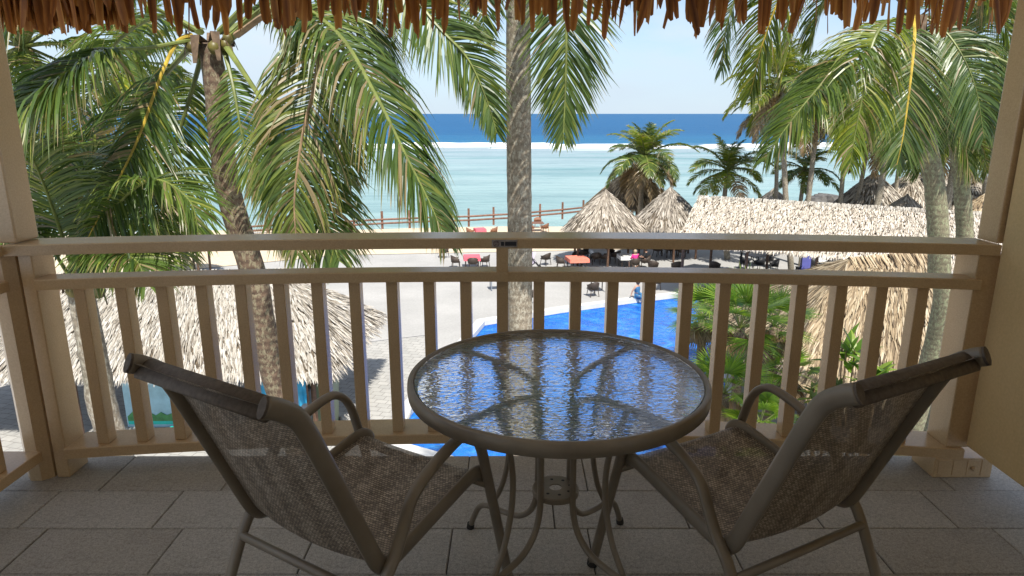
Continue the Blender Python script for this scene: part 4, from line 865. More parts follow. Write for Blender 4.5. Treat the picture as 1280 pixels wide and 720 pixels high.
# --- right: thick mossy trunk
base = V((7.2, 12.0, GZ)); D_ = thing('coconut_palm', base, 'coconut palm with thick mossy trunk and bright yellow hanging stem', 'palm tree', 'coconut palms')
tp = PX([(1140, 24, 10.5), (1144, 90, 10.5), (1157, 172, 10.5), (1168, 230, 10.5), (1173, 295, 10.55), (1174, 340, 10.6), (1172, 420, 10.7)])
trunk_part(D_, [base] + tp[::-1], 0.18, 0.12, 'bark_g', 7); crown_core(D_, P(1140, 14, 10.5), 0.17, 8, 5, 8)
FD = [([(1141, 18, 10.4), (1143, 42, 10.0), (1138, 100, 9.8), (1129, 168, 9.7), (1121, 206, 9.7)], 0.85, 70, 0.036, 0.8, 'leaf', 'rachis_y', dict(side=(1, 0, 0.15), ang=(58, 32))),
      ([(1136, 20, 10.4), (1092, 34, 10.1), (1064, 60, 9.8), (1038, 92, 9.6), (1004, 132, 9.4), (974, 172, 9.3), (956, 200, 9.3)], 0.9, 90, 0.036, 2.3, 'leaf', 'rachis', dict(start=0.25, bias=-0.1)),
      ([(1136, 22, 10.3), (1108, 28, 9.8), (1090, 55, 9.5), (1080, 110, 9.4), (1070, 160, 9.4), (1062, 210, 9.4)], 0.8, 70, 0.036, 1.9, 'leaf_y', 'rachis', dict(side=(1, 0, 0.2), bias=-0.1)),
      ([(1145, 18, 10.4), (1176, 34, 10.2), (1202, 68, 10.0), (1220, 112, 9.9), (1230, 172, 9.9)], 0.8, 70, 0.036, 1.9, 'leaf', 'rachis', dict(side=(1, 0, 0.4), bias=-0.1)),
      ([(1140, 14, 10.6), (1120, -40, 10.9), (1080, -50, 11.2), (1030, 0, 11.4), (1010, 60, 11.5)], 0.9, 64, 0.04, 1.5, 'leaf_y', 'rachis', dict()),
      ([(1142, 14, 10.6), (1170, -40, 10.5), (1220, -30, 10.4), (1260, 40, 10.3), (1275, 100, 10.3)], 1.0, 70, 0.04, 1.7, 'leaf', 'rachis', dict(dry=0.25)),
      ([(1139, 22, 10.5), (1118, 60, 10.8), (1108, 120, 10.9), (1112, 190, 11.0)], 0.7, 54, 0.036, 0.9, 'leaf_y', 'rachis_d', dict(side=(1, 0, 0), dry=0.45)),
      ([(1143, 20, 10.6), (1168, 60, 11.0), (1180, 120, 11.2), (1185, 180, 11.3)], 0.8, 54, 0.036, 1.0, 'leaf', 'rachis', dict(side=(1, 0, 0), dry=0.3)),
      ([(1140, 12, 10.5), (1095, -50, 10.0), (1040, -58, 9.6), (985, -18, 9.3), (955, 50, 9.2), (938, 118, 9.2)], 0.9, 84, 0.036, 1.5, 'leaf_y', 'rachis_y', dict(start=0.35)),
      ([(1139, 14, 10.5), (1080, -34, 10.8), (1022, -24, 11.0), (992, 36, 11.1), (976, 104, 11.2)], 0.95, 70, 0.038, 1.6, 'leaf_y', 'rachis', dict(start=0.3, dry=0.3)),
      ([(1140, 12, 10.5), (1085, -80, 10.0), (1005, -84, 9.6), (942, -44, 9.4), (910, 26, 9.3), (902, 88, 9.3)], 0.7, 76, 0.032, 1.2, 'leaf', 'rachis', dict(start=0.4))]
for i, (sp, L, n_, wd, dp, lf, st, kw) in enumerate(FD): put_frond(D_, PX(sp), L, n_, wd, dp, random.Random(380 + i), lf, st, **kw)
# --- right: slimmer trunk next to the column
base = V((8.9, 13.6, GZ)); E_ = thing('coconut_palm', base, 'coconut palm with slim mossy trunk close to the narrow column', 'palm tree', 'coconut palms')
tp = PX([(1188, 104, 12), (1193, 160, 12), (1201, 220, 12), (1206, 295, 12.05), (1204, 350, 12.1), (1190, 440, 12.3)])
trunk_part(E_, [base] + tp[::-1], 0.17, 0.11, 'bark_g', 9); crown_core(E_, P(1188, 96, 12), 0.16, 10, 5, 8)
FE = [([(1190, 98, 12), (1214, 62, 11.6), (1246, 66, 11.3), (1268, 116, 11.2)], 'leaf'), ([(1190, 98, 12), (1222, 106, 11.8), (1240, 152, 11.7), (1247, 200, 11.7)], 'leaf_y'), ([(1190, 100, 12), (1212, 126, 12.3), (1226, 176, 12.5), (1234, 216, 12.5)], 'leaf_y'),
      ([(1187, 100, 12), (1166, 140, 12.4), (1152, 186, 12.6), (1150, 215, 12.6)], 'leaf'), ([(1189, 95, 12), (1208, 30, 11.4), (1240, 4, 11), (1276, 20, 10.8)], 'leaf'), ([(1188, 95, 12.1), (1190, 20, 12.6), (1215, -20, 13), (1250, 20, 13.4)], 'leaf'),
      ([(1187, 96, 12), (1150, 50, 12.2), (1115, 60, 12.4), (1095, 110, 12.5)], 'leaf'), ([(1190, 98, 12.2), (1230, 80, 12.8), (1262, 120, 13.2), (1272, 190, 13.4)], 'leaf_y'), ([(1188, 100, 12), (1196, 140, 11.7), (1206, 180, 11.6), (1212, 215, 11.6)], 'leaf')]
for i, (sp, lf) in enumerate(FE): put_frond(E_, PX(sp), 0.85, 62, 0.038, 2.0, random.Random(400 + i), lf, 'rachis', dry=0.22)
# --- palms farther off: crowns from shared frond shapes
proto = []
def arch(L, el0, curl, k=7):
    p_ = V((0, 0, 0)); pts = [p_.copy()]; a = R(el0)
    for i in range(k): p_ = p_ + V((math.cos(a), 0, math.sin(a))) * L / k; a -= R(curl) / k * (0.5 + i / k); pts.append(p_.copy())
    return pts
class_el = [78, 55, 32, 8, -18, -50]
for i, el in enumerate(class_el):
    for lf in ('leaf', 'leaf_y', 'leaf_dry'):
        if lf == 'leaf_dry' and el > 0: continue
        q, m = frond(arch(1.0, el, [55, 75, 85, 80, 60, 35][i]), 0.29, 58, 0.021, 1.5 if el > -10 else 1.9, random.Random(500 + i), side=(0, 1, 0), K=3, start=0.14, dry=0.12 if lf != 'leaf_dry' else 0.6)
        me = q.build('frond', lf, None).data; mm = m.build('midrib', 'rachis' if lf != 'leaf_dry' else 'rachis_d', None).data
        for o in [o for o in col.objects if o.data in (me, mm) and o.parent is None]: bpy.data.objects.remove(o)
        proto.append((el, lf, me, mm))
def far_palm(crown, base, FL, label, seed, mat='bark', r=0.14, yellow=0.25, dead=0.15, nf=22, up=1.0, mid=None, group='distant coconut palms'):
    rg = random.Random(seed); c = P(*crown); b = V(base)
    h = thing('coconut_palm', b, label, 'palm tree', group)
    pts = [b] + ([P(*mid)] if mid else [b.lerp(c, 0.5) + V((rg.uniform(-0.3, 0.3), 0, 0))]) + [c]
    trunk_part(h, pts, r * 1.25, r * 0.85, mat, seed); crown_core(h, c, 0.18, seed, 5, 6)
    for k in range(nf):
        f_ = k / nf; el = 80 - 140 * f_ * up + rg.uniform(-8, 8); want = 'leaf_dry' if (f_ > 1 - dead) else ('leaf_y' if rg.random() < yellow else 'leaf')
        best = min((p_ for p_ in proto if p_[1] == want), key=lambda p_: abs(p_[0] - el))
        o = bpy.data.objects.new('frond', best[2]); col.objects.link(o); o.parent = h
        s_ = FL * rg.uniform(0.85, 1.1) * (0.8 if el > 65 else 1); o.scale = (s_, s_, s_); o.location = c - b + V((0, 0, 0.05))
        o.rotation_euler = (rg.uniform(-0.15, 0.15), rg.uniform(-0.12, 0.12), 2.4 * k + rg.uniform(-0.25, 0.25))
        q = bpy.data.objects.new('midrib', best[3]); col.objects.link(q); q.parent = o
    return h
def gb(x, y, Y): p_ = P(x, y, Y); return (p_.x, Y, GZ)
far_palm((806, 196, 51), gb(800, 290, 51), 3.7, 'coconut palm with brown dead skirt standing in front of the tall dark hut', 71, dead=0.30, nf=36, r=0.17)
far_palm((909, 214, 45), gb(912, 290, 45), 3.0, 'young upright coconut palm just behind the left end of the long roof', 72, dead=0.05, up=0.78, yellow=0.6, nf=24, r=0.16)
far_palm((978, 104, 41), gb(998, 256, 41), 3.6, 'coconut palm with yellow-green crown against the open sky', 73, yellow=0.75, dead=0.1, nf=26, r=0.15)
far_palm((970, 132, 44), gb(970, 250, 44), 3.0, 'coconut palm with brown hanging leaves left of the young green crown', 74, dead=0.3, nf=20, r=0.12)
far_palm((1026, 118, 43), gb(1010, 252, 43), 3.6, 'coconut palm whose slim grey trunk bends towards the thick one', 75, yellow=0.4, nf=22, r=0.15)
far_palm((1050, 124, 45), gb(1052, 252, 45), 3.3, 'coconut palm with slender wavy trunk standing clear against the lagoon', 76, yellow=0.4, dead=0.3, nf=20, r=0.13, mid=(1055, 195, 45))
far_palm((1088, 168, 46), gb(1059, 252, 46), 3.0, 'short coconut palm leaning over the shore beside the conical hut', 77, dead=0.3, nf=18, r=0.14)
far_palm((1118, 132, 42), gb(1086, 262, 42), 3.5, 'coconut palm whose trunk leans across the conical hut', 78, yellow=0.4, nf=22, r=0.18)
far_palm((1133, 150, 49), gb(1128, 222, 49), 3.2, 'coconut palm rising behind the conical huts', 79, nf=18, r=0.13)
far_palm((1006, 212, 47), gb(1004, 262, 47), 2.6, 'low bushy young palm among the slim grey trunks', 80, dead=0.1, up=0.8, nf=20, r=0.14)
far_palm((1196, 175, 40), gb(1186, 262, 40), 3.0, 'coconut palm with pale trunk seen between the two mossy trunks', 81, yellow=0.5, nf=20, r=0.17)
far_palm((1172, 178, 52), gb(1165, 240, 52), 3.0, 'coconut palm beyond the huts with leaning twin-like trunk', 82, nf=18, r=0.13)
far_palm((1235, 140, 48), gb(1240, 240, 48), 3.6, 'coconut palm at the end of the hut row behind the column', 83, yellow=0.5, nf=20, r=0.14)
far_palm((30, 60, 22), gb(20, 300, 22), 3.8, 'coconut palm seen through the leaf curtain by the corner column', 84, yellow=0.5, nf=22, r=0.15)
far_palm((170, 80, 26), gb(175, 300, 26), 3.2, 'coconut palm with yellow-green crown behind the yellow stemmed frond', 85, yellow=0.7, nf=20, r=0.14)

# ================================================================== FAN PALMS AND SHRUBS
def fan_leaf(c, d, rad, rg, nseg=26, droop=0.35, spread=105, wd=0.05):
    q = MB(); d = V(d).normalized(); sd_ = d.cross(V((0, 0, 1))); sd_ = sd_.normalized() if sd_.length > 0.1 else V((1, 0, 0)); c = V(c)
    for i in range(nseg):
        a = R(-spread + 2 * spread * (i + rg.uniform(-0.2, 0.2)) / (nseg - 1)); dd = (d * math.cos(a) + sd_ * math.sin(a)).normalized(); ll = rad * (0.72 + 0.28 * math.cos(a)) * rg.uniform(0.88, 1.08)
        w2 = dd.cross(d.cross(sd_)).normalized(); p_ = c.copy(); vs = []; K = 4; rv = min(1, max(0, rg.gauss(0.5, 0.22))); fx = []; dr_ = rg.uniform(0.6, 1.4) * droop
        for k in range(K + 1):
            f_ = k / K; hw = wd * (0.25 + 1.1 * f_ if f_ < 0.5 else 0.8 * (1 - ((f_ - 0.5) / 0.5) ** 1.5) + 0.02) * 0.5
            vs += [p_ - w2 * hw, p_ + w2 * hw]; c_ = (rv, 0.5 if (k == K and rg.random() < 0.5) else 0, 0); fx += [c_, c_]
            p_ = p_ + dd * ll / K; dd = (dd + V((0, 0, -1)) * dr_ * f_ * 0.9).normalized()
        q.add(vs, [(2 * k, 2 * k + 1, 2 * k + 3, 2 * k + 2) for k in range(K)], fx)
    return q
def fan_palm(px, py, Y, rad, label, seed, nl=15, skirt=6, base_z=GZ):
    rg = random.Random(seed); c = P(px, py, Y); b = V((c.x, c.y, base_z)); h = thing('fan_palm', b, label, 'fan palm', 'fan palms in the garden')
    q = MB(); q.tube(catmull([b, b.lerp(c, 0.5) + V((0.05, 0, 0)), c], 12), 0.12, 10); q.build('trunk', 'bark_d', h, smooth=True)
    for k in range(nl):
        a = 2.4 * k + rg.uniform(-0.3, 0.3); el = R(78 - 90 * k / nl + rg.uniform(-8, 8)); d = V((math.cos(a) * math.cos(el), math.sin(a) * math.cos(el), math.sin(el)))
        pe = c + d * rad * rg.uniform(0.5, 0.75); d2 = (d + V((0, 0, -0.25))).normalized()
        q = fan_leaf(pe, d2, rad * rg.uniform(0.6, 0.8), rg); o = q.build('fan_leaf', 'fan', h)
        q = MB(); q.tube([c, pe], [0.016, 0.010], 6); s_ = q.build('petiole', 'rachis', None, org=h['_org']); s_.parent = o; s_.location = (0, 0, 0)
    for k in range(skirt):
        a = 2.4 * k + 1; d = V((math.cos(a) * 0.5, math.sin(a) * 0.5, -1)).normalized(); pe = c + V((math.cos(a), math.sin(a), -0.6)) * rad * 0.28
        q = fan_leaf(pe, d, rad * 0.75, rg, 20, 0.15, 50, 0.05); o = q.build('dead_leaf', 'leaf_dry', h)
    return h
fan_palm(925, 410, 16.0, 1.25, 'tallest bright green fan palm between railing balusters beside the pool', 91, 17, 9)
fan_palm(878, 398, 18.0, 0.95, 'fan palm with grey dead skirt at the pool edge', 92, 13, 10)
fan_palm(968, 408, 17.2, 0.95, 'fan palm against the straw hut roof', 93, 13, 8)
fan_palm(905, 492, 14.5, 0.95, 'low dark fan palm seen beneath the tallest fan palm', 94, 15, 6)
fan_palm(950, 530, 13.2, 0.75, 'small yellowish fan palm below the chair arm', 95, 13, 3)
fan_palm(985, 470, 16.4, 0.8, 'fan palm under the hut eave with drooping straw coloured leaves', 96, 9, 12)
def shrub(px, py, Y, rad, label, seed, n=34, mat='fan', lw=0.11, ll=0.5):
    rg = random.Random(seed); c = P(px, py, Y); b = V((c.x, c.y, GZ)); h = thing('leafy_plant', b, label, 'plant', 'broad-leaved garden plants')
    for s_ in range(4):
        a = rg.random() * 6.28; e_ = c + V((math.cos(a), math.sin(a), 0)) * rad * 0.4 + V((0, 0, rg.uniform(-0.2, 0.2) * rad))
        q = MB(); q.tube(catmull([b, b.lerp(e_, 0.6), e_], 10), [0.035] * 5 + [0.02] * 5, 6); st = q.build('stem', 'rachis_d', h)
        for k in range(n // 4):
            a2 = 2.4 * k + rg.random(); el = R(rg.uniform(-15, 75)); d = V((math.cos(a2) * math.cos(el), math.sin(a2) * math.cos(el), math.sin(el))); sd_ = d.cross(V((0, 0, 1))).normalized(); p_ = e_ - V((0, 0, rg.uniform(0, 0.5) * rad)); vs = []; K = 5; L = ll * rg.uniform(0.7, 1.2)
            for j in range(K + 1):
                f_ = j / K; hw = lw * 0.5 * math.sin(min(1, f_ * 0.92 + 0.08) * math.pi) ** 0.8 + 0.003; vs += [p_ - sd_ * hw, p_ + sd_ * hw]; p_ = p_ + d * L / K; d = (d + V((0, 0, -0.22)) * f_).normalized()
            q = MB(); rv = rg.random(); q.add(vs, [(2 * j, 2 * j + 1, 2 * j + 3, 2 * j + 2) for j in range(K)], (rv, 0, 0)); o = q.build('leaf', mat, h)
    return h
shrub(1068, 432, 15.2, 0.7, 'upright glossy leaved plant against the straw hut roof', 101, ll=0.65, lw=0.15)
shrub(1094, 468, 14.6, 0.6, 'low glossy leaved plant below the hut eave', 102, ll=0.6, lw=0.15)
shrub(1030, 482, 15.5, 0.8, 'dark leaved shrub beneath the hut eave beside the chair', 103, mat='leaf', n=56, ll=0.4)
shrub(1062, 490, 15.8, 0.8, 'shrub filling the gap between two glossy plants', 104, mat='leaf', n=56, ll=0.4)
shrub(1152, 500, 14.0, 0.9, 'green bush at the foot of the mossy trunks', 105, mat='fan', n=60, ll=0.45)
shrub(930, 560, 13.0, 0.8, 'leafy bush at ground level among the fan palms', 106, mat='fan', n=60, ll=0.45)

# ================================================================== FENCE ALONG THE SHORE
fe = thing('shore_fence', G(560, 281), 'low reddish timber post and rail fence along the beach', 'fence')
fx_ = [(300, 293.5), (335, 291), (372, 289), (408, 287), (443, 285), (478, 283), (512, 281.5), (545, 280), (586, 279), (617, 277), (646, 275.5), (675, 272.5), (703, 270), (729, 267), (756, 265), (790, 262)]
fpts = [G(*q) for q in fx_]
for p_ in fpts:
    q = MB(); q.box((p_.x - 0.09, p_.y - 0.09, GZ - 0.3), (p_.x + 0.09, p_.y + 0.09, GZ + 1.32)); q.build('fence_post', 'fence', fe)
for a, b in zip(fpts[:-1], fpts[1:]):
    for zz in (0.28, 0.62):
        q = MB(); q.tube([a + V((0, -0.11, zz)), b + V((0, -0.11, zz))], 0.085, 4, side=(0, 0, 1)); q.build('fence_rail', 'fence', fe)

# ================================================================== TERRACE FURNITURE
def wicker_chair(loc, rz, label, mat='wicker', group='terrace chairs'):
    h = thing('terrace_chair', loc, label, 'chair', group, rz or 1e-4)
    q = MB(); q.box((-0.25, -0.25, 0.38), (0.25, 0.25, 0.44)); q.build('seat', mat, h)
    q = MB(); vs = []; k = 10
    for i in range(k + 1):
        a = R(-125 + 250 * i / k); f_ = math.cos(R(-125 + 250 * i / k)); zt = 0.64 + 0.20 * max(0, math.cos(a)) ; r_ = 0.27 + 0.03
        for rr, z in ((r_ - 0.03, 0.40), (r_ + 0.02, zt), (r_ + 0.045, zt - 0.01), (r_, 0.40)): vs.append((-rr * math.cos(a), rr * math.sin(a), z))
    fs = [(i * 4 + j, i * 4 + (j + 1) % 4, (i + 1) * 4 + (j + 1) % 4, (i + 1) * 4 + j) for i in range(k) for j in range(4)]
    q.add(vs, fs); q.build('backrest', mat, h, smooth=True)
    for sx in (-1, 1):
        for sy in (-1, 1):
            q = MB(); q.tube([(sx * 0.25, sy * 0.25, 0), (sx * 0.20, sy * 0.20, 0.40)], 0.022, 6); q.build('leg', mat, h)
    return h
def cafe_table(loc, rz, label, top='coral', size=0.45, cloth=True, group='terrace tables', legm='wicker'):
    h = thing('terrace_table', loc, label, 'table', group, rz or 1e-4)
    q = MB(); q.box((-size, -size, 0.70), (size, size, 0.735)); q.build('table_top', legm, h)
    if cloth:
        q = MB(); e_ = size + 0.02; dr = 0.22
        q.add([(-e_, -e_, 0.742), (e_, -e_, 0.742), (e_, e_, 0.742), (-e_, e_, 0.742), (-e_ - .02, -e_ - .02, 0.742 - dr), (e_ + .02, -e_ - .02, 0.742 - dr * 1.1), (e_ + .02, e_ + .02, 0.742 - dr), (-e_ - .02, e_ + .02, 0.742 - dr * 1.1)],
              [(0, 1, 2, 3), (0, 4, 5, 1), (1, 5, 6, 2), (2, 6, 7, 3), (3, 7, 4, 0)]); q.build('tablecloth', top, h)
    for sx in (-1, 1):
        for sy in (-1, 1):
            q = MB(); q.tube([(sx * size * 0.8, sy * size * 0.8, 0), (sx * size * 0.8, sy * size * 0.8, 0.70)], 0.03, 6); q.build('leg', legm, h)
    return h
cafe_table(G(590, 334), 0.1, 'terrace table under a pink cloth left of the pale trunk', 'pink', 0.5)
wicker_chair(G(570, 335), 0.2, 'dark wicker chair at the left side of the pink table'); wicker_chair(G(606, 334), math.pi - 0.3, 'dark wicker chair at the right side of the pink table'); wicker_chair(G(591, 337), R(95), 'dark wicker chair facing the front of the pink table')
wicker_chair(G(555, 322), 1.0, 'dark wicker chair alone near the fringe of the hanging frond')
cafe_table(G(600, 297), 0.3, 'small pink-topped table on the beach sand by the trunk', 'pink', 0.4, True, 'beach tables', 'wood_red'); wicker_chair(G(588, 297), 0.5, 'reddish wooden chair beside the pink-topped beach table', 'wood_red', 'beach chairs'); wicker_chair(G(617, 296), R(170), 'wooden chair facing the pink-topped beach table', 'wood_red', 'beach chairs')
cafe_table(G(671, 289), 0.1, 'bare reddish wooden table on the sand beside the pale trunk', 'coral', 0.55, False, 'beach tables', 'wood_red')
for (x, y, r_, lb) in ((672, 284, -1.6, 'reddish wooden chair on the shore side of the bare beach table'), (681, 291, 2.6, 'reddish wooden chair at the right of the bare beach table'), (663, 291, 0.3, 'reddish wooden chair at the trunk side of the bare beach table')): wicker_chair(G(x, y), r_, lb, 'wood_red', 'beach chairs')
wicker_chair(G(682, 331), 2.4, 'dark wicker chair just behind the lilac stroller')
cafe_table(G(721, 336), 0.2, 'terrace table under a coral red cloth in front of the first hut', 'coral', 0.6); wicker_chair(G(701, 336), 0.0, 'dark wicker chair left of the coral table'); wicker_chair(G(721, 331), -1.6, 'dark wicker chair tucked behind the coral table')
for (x, y, r_) in ((728, 325, 0.5), (733, 323, 2.0), (745, 330, 1.5), (756, 330, 2.6), (762, 324, -1.0), (769, 328, 2.2), (741, 321, -1.4)): wicker_chair(G(x, y), r_, 'dark wicker chair in the crowded group of tables before the first hut', 'wicker', 'crowded dining chairs')
cafe_table(G(748, 326), 0.2, 'white-topped table amid the crowded wicker chairs', 'white', 0.5); cafe_table(G(783, 333), 0.1, 'white clothed table beside the seated person in pink', 'white', 0.5)
wicker_chair(G(793, 338), 1.7, 'wicker chair carrying the person in the pink shirt'); wicker_chair(G(806, 335), 2.9, 'wicker chair carrying the person in black')
for (x, y, r_, lb) in ((816, 341, 1.2, 'dark wicker chair back nearest the person in black'), (845, 342, 1.7, 'lone dark wicker chair between the seated pair and the pavilion corner post'), (893, 342, 1.0, 'dark wicker chair beside the pavilion corner post')): wicker_chair(G(x, y), r_, lb, 'wicker', 'chairs along the pool terrace')
for (x, y, r_) in ((822, 320, 0.4), (832, 318, 2.0), (840, 320, -1), (848, 318, 2.6), (852, 322, 1.2)): wicker_chair(G(x, y), r_, 'dark chair in the shade before the second hut', 'wicker', 'chairs in hut shade')
cafe_table(G(836, 321), 0.3, 'dark bare table in the shade before the second hut', 'white', 0.45, False)
wicker_chair(G(661, 380), 2.6, 'wicker chair standing at the pool edge just right of the pale trunk'); wicker_chair(G(640, 378), 0.3, 'wicker chair half hidden by the pale trunk at the pool edge'); wicker_chair(G(741, 370), 1.9, 'wicker chair with its back to the pool under the middle rail')
cafe_table(G(748, 364), 0.2, 'dark bare table behind the poolside chair', 'white', 0.4, False); wicker_chair(G(818, 362), 0.4, 'wicker chair just behind the bather at the pool edge')
cafe_table(G(619, 362), 0.2, 'low grey table on the terrace left of the middle post', 'white', 0.3, False, 'terrace tables', 'grey_plastic')
for (x, y, r_) in ((930, 336, 0.3), (939, 325, -1.2), (948, 338, 1.8), (960, 333, 2.8), (953, 322, 2.3), (966, 340, 3.0)): wicker_chair(G(x, y), r_, 'black chair under the left bay of the long pavilion', 'black', 'pavilion chairs')
cafe_table(G(944, 332), 0.2, 'dark table laid under the left bay of the long pavilion', 'white', 0.6, False, 'terrace tables', 'black')
for (x, y, r_) in ((1015, 338, 0.3), (1028, 331, -1.0), (1034, 340, 1.8), (1048, 333, 2.8), (1052, 339, 2.4)): wicker_chair(G(x, y), r_, 'black chair on the sunlit side of the blue board', 'black', 'pavilion chairs by the board')
cafe_table(G(1022, 335), 0.2, 'white-topped table right of the violet blue board', 'white', 0.5, True, 'terrace tables', 'black')
# stands
p_ = G(925, 340); q = MB(); q.box((p_.x - 0.10, p_.y - 0.10, GZ), (p_.x + 0.10, p_.y + 0.10, GZ + 0.06)); q.tube([(p_.x, p_.y, GZ), (p_.x, p_.y, GZ + 2.0)], 0.07, 8); q.lathe([(0.10, 1.95), (0.13, 2.02), (0.0, 2.1)], 10, (p_.x, p_.y, GZ)); tag(q.build('black_post', 'black', org=p_), 'black bollard-like post at the left end of the pavilion tables', 'post')
p_ = G(1006, 345); bd = thing('notice_board', p_, 'violet blue notice board standing before the pavilion tables', 'board')
q = MB(); q.box((p_.x - 0.34, p_.y - 0.03, GZ + 0.25), (p_.x + 0.34, p_.y + 0.03, GZ + 1.15)); q.build('panel', 'blue_sign', bd)
for s_ in (-1, 1):
    q = MB(); q.box((p_.x + s_ * 0.3 - 0.03, p_.y - 0.05, GZ), (p_.x + s_ * 0.3 + 0.03, p_.y - 0.031, GZ + 1.2)); q.build('leg', 'black', bd)
q = MB(); q.box((p_.x - 0.12, p_.y - 0.035, GZ + 1.152), (p_.x + 0.2, p_.y + 0.03, GZ + 1.45)); q.build('header', 'blue_sign', bd)
p_ = G(998, 344); q = MB(); q.box((p_.x - 0.16, p_.y - 0.16, GZ), (p_.x + 0.16, p_.y + 0.16, GZ + 0.46)); q.box((p_.x - 0.18, p_.y - 0.18, GZ + 0.462), (p_.x + 0.18, p_.y + 0.18, GZ + 0.52)); tag(q.build('planter_box', 'black', org=p_, bevel=0.02), 'small dark box on the ground left of the blue board', 'box')
# stroller
p_ = G(668, 336); st = thing('stroller', p_, 'lilac and white baby stroller parked right of the pale trunk', 'stroller')
def L_(x, y, z): return p_ + V((x, y, z))
q = MB()
prof = [(-0.30, 0.35), (-0.28, 0.75), (-0.12, 1.02), (0.08, 1.06), (0.02, 0.86), (-0.08, 0.62), (0.10, 0.42), (-0.05, 0.32)]
for s_ in (-0.22, 0.22): q.add([L_(x, s_, z) for x, z in prof], [tuple(range(len(prof)))])
k = len(prof); q.add([L_(x, s_, z) for s_ in (-0.22, 0.22) for x, z in prof], [(i, (i + 1) % k, k + (i + 1) % k, k + i) for i in range(k)]); q.build('hood_and_seat', 'lilac', st)
for s_ in (-1, 1):
    q = MB(); q.tube([L_(-0.35, s_ * 0.25, 1.0), L_(0.30, s_ * 0.25, 0.12)], 0.035, 6); q.tube([L_(0.05, s_ * 0.25, 0.5), L_(-0.3, s_ * 0.25, 0.12)], 0.03, 6); q.build('frame', 'black', st)
    for dx in (-0.32, 0.32):
        q = MB(); q.tube([L_(dx, s_ * 0.25 - 0.025, 0.11), L_(dx, s_ * 0.25 + 0.025, 0.11)], 0.11, 14); q.build('wheel', 'black', st)
q = MB(); q.tube([L_(-0.35, -0.25, 1.0), L_(-0.35, 0.25, 1.0)], 0.025, 6); q.build('handle', 'black', st)

# ================================================================== PEOPLE (small, far off)
def person(loc, rz, joints, radii, edges, cloth, label, hair='hair', head_c=None, hips=None):
    h = thing('person', loc, label, 'person', None, rz)
    def skinned(name, names, mat, grow=0.0, eds=None):
        me = bpy.data.meshes.new(name); idx = {n_: i for i, n_ in enumerate(names)}
        me.from_pydata([joints[n_] for n_ in names], [(idx[a], idx[b]) for a, b in (eds or edges) if a in idx and b in idx], [])
        o = bpy.data.objects.new(name, me); col.objects.link(o); o.parent = h; me.materials.append(M[mat])
        sk = o.modifiers.new('skin', 'SKIN'); sk.use_smooth_shade = True
        if not me.skin_vertices: me.skin_vertices.new()
        for n_, i in idx.items():
            r_ = radii.get(n_, 0.05) + grow; me.skin_vertices[0].data[i].radius = (r_, r_); me.skin_vertices[0].data[i].use_root = (n_ == names[0])
        sb = o.modifiers.new('sub', 'SUBSURF'); sb.levels = 2; sb.render_levels = 2; return o
    skinned('body', list(joints), 'skin')
    for nm, names, mat in cloth: skinned(nm, names, mat, 0.018)
    hc = V(joints['head']); q = MB(); q.lathe([(0.001, 0.135), (0.06, 0.125), (0.105, 0.07), (0.115, 0.0), (0.09, -0.07), (0.07, -0.08)], 14, hc + V((-0.02, 0, 0.0)))
    q.build('hair', hair, h, smooth=True); return h
SIT = dict(pelvis=(0, 0, 0.50), waist=(-0.03, 0, 0.68), chest=(-0.03, 0, 0.90), neck=(-0.01, 0, 1.05), head=(0.02, 0, 1.20), crown=(0.02, 0, 1.27),
           shl=(-0.03, 0.17, 0.98), ell=(0.04, 0.24, 0.74), wrl=(0.26, 0.17, 0.72), hal=(0.34, 0.14, 0.74), shr=(-0.03, -0.17, 0.98), elr=(0.04, -0.24, 0.74), wrr=(0.26, -0.17, 0.72), har=(0.34, -0.14, 0.74),
           hpl=(0.05, 0.10, 0.49), knl=(0.45, 0.12, 0.52), anl=(0.45, 0.12, 0.10), tol=(0.60, 0.13, 0.04), hpr=(0.05, -0.10, 0.49), knr=(0.45, -0.12, 0.52), anr=(0.45, -0.12, 0.10), tor=(0.60, -0.13, 0.04))
RAD = dict(pelvis=0.14, waist=0.125, chest=0.145, neck=0.055, head=0.095, crown=0.07, shl=0.07, shr=0.07, ell=0.045, elr=0.045, wrl=0.032, wrr=0.032, hal=0.035, har=0.035, hpl=0.09, hpr=0.09, knl=0.062, knr=0.062, anl=0.04, anr=0.04, tol=0.035, tor=0.035)
EDG = [('pelvis', 'waist'), ('waist', 'chest'), ('chest', 'neck'), ('neck', 'head'), ('head', 'crown'), ('chest', 'shl'), ('shl', 'ell'), ('ell', 'wrl'), ('wrl', 'hal'), ('chest', 'shr'), ('shr', 'elr'), ('elr', 'wrr'), ('wrr', 'har'),
       ('pelvis', 'hpl'), ('hpl', 'knl'), ('knl', 'anl'), ('anl', 'tol'), ('pelvis', 'hpr'), ('hpr', 'knr'), ('knr', 'anr'), ('anr', 'tor')]
SHIRT = ['pelvis', 'waist', 'chest', 'shl', 'ell', 'shr', 'elr']; PANTS = ['pelvis', 'hpl', 'knl', 'hpr', 'knr']
person(G(793, 338) , 1.9, SIT, RAD, EDG, [('shirt', SHIRT, 'magenta'), ('shorts', PANTS, 'white')], 'person in a bright pink shirt seated at the white table with back turned', 'hair_grey')
person(G(806, 335), 2.7, SIT, RAD, EDG, [('shirt', SHIRT, 'black'), ('shorts', PANTS, 'black')], 'person in black clothes seated beside the pink shirt', 'hair')
POOL = dict(SIT)
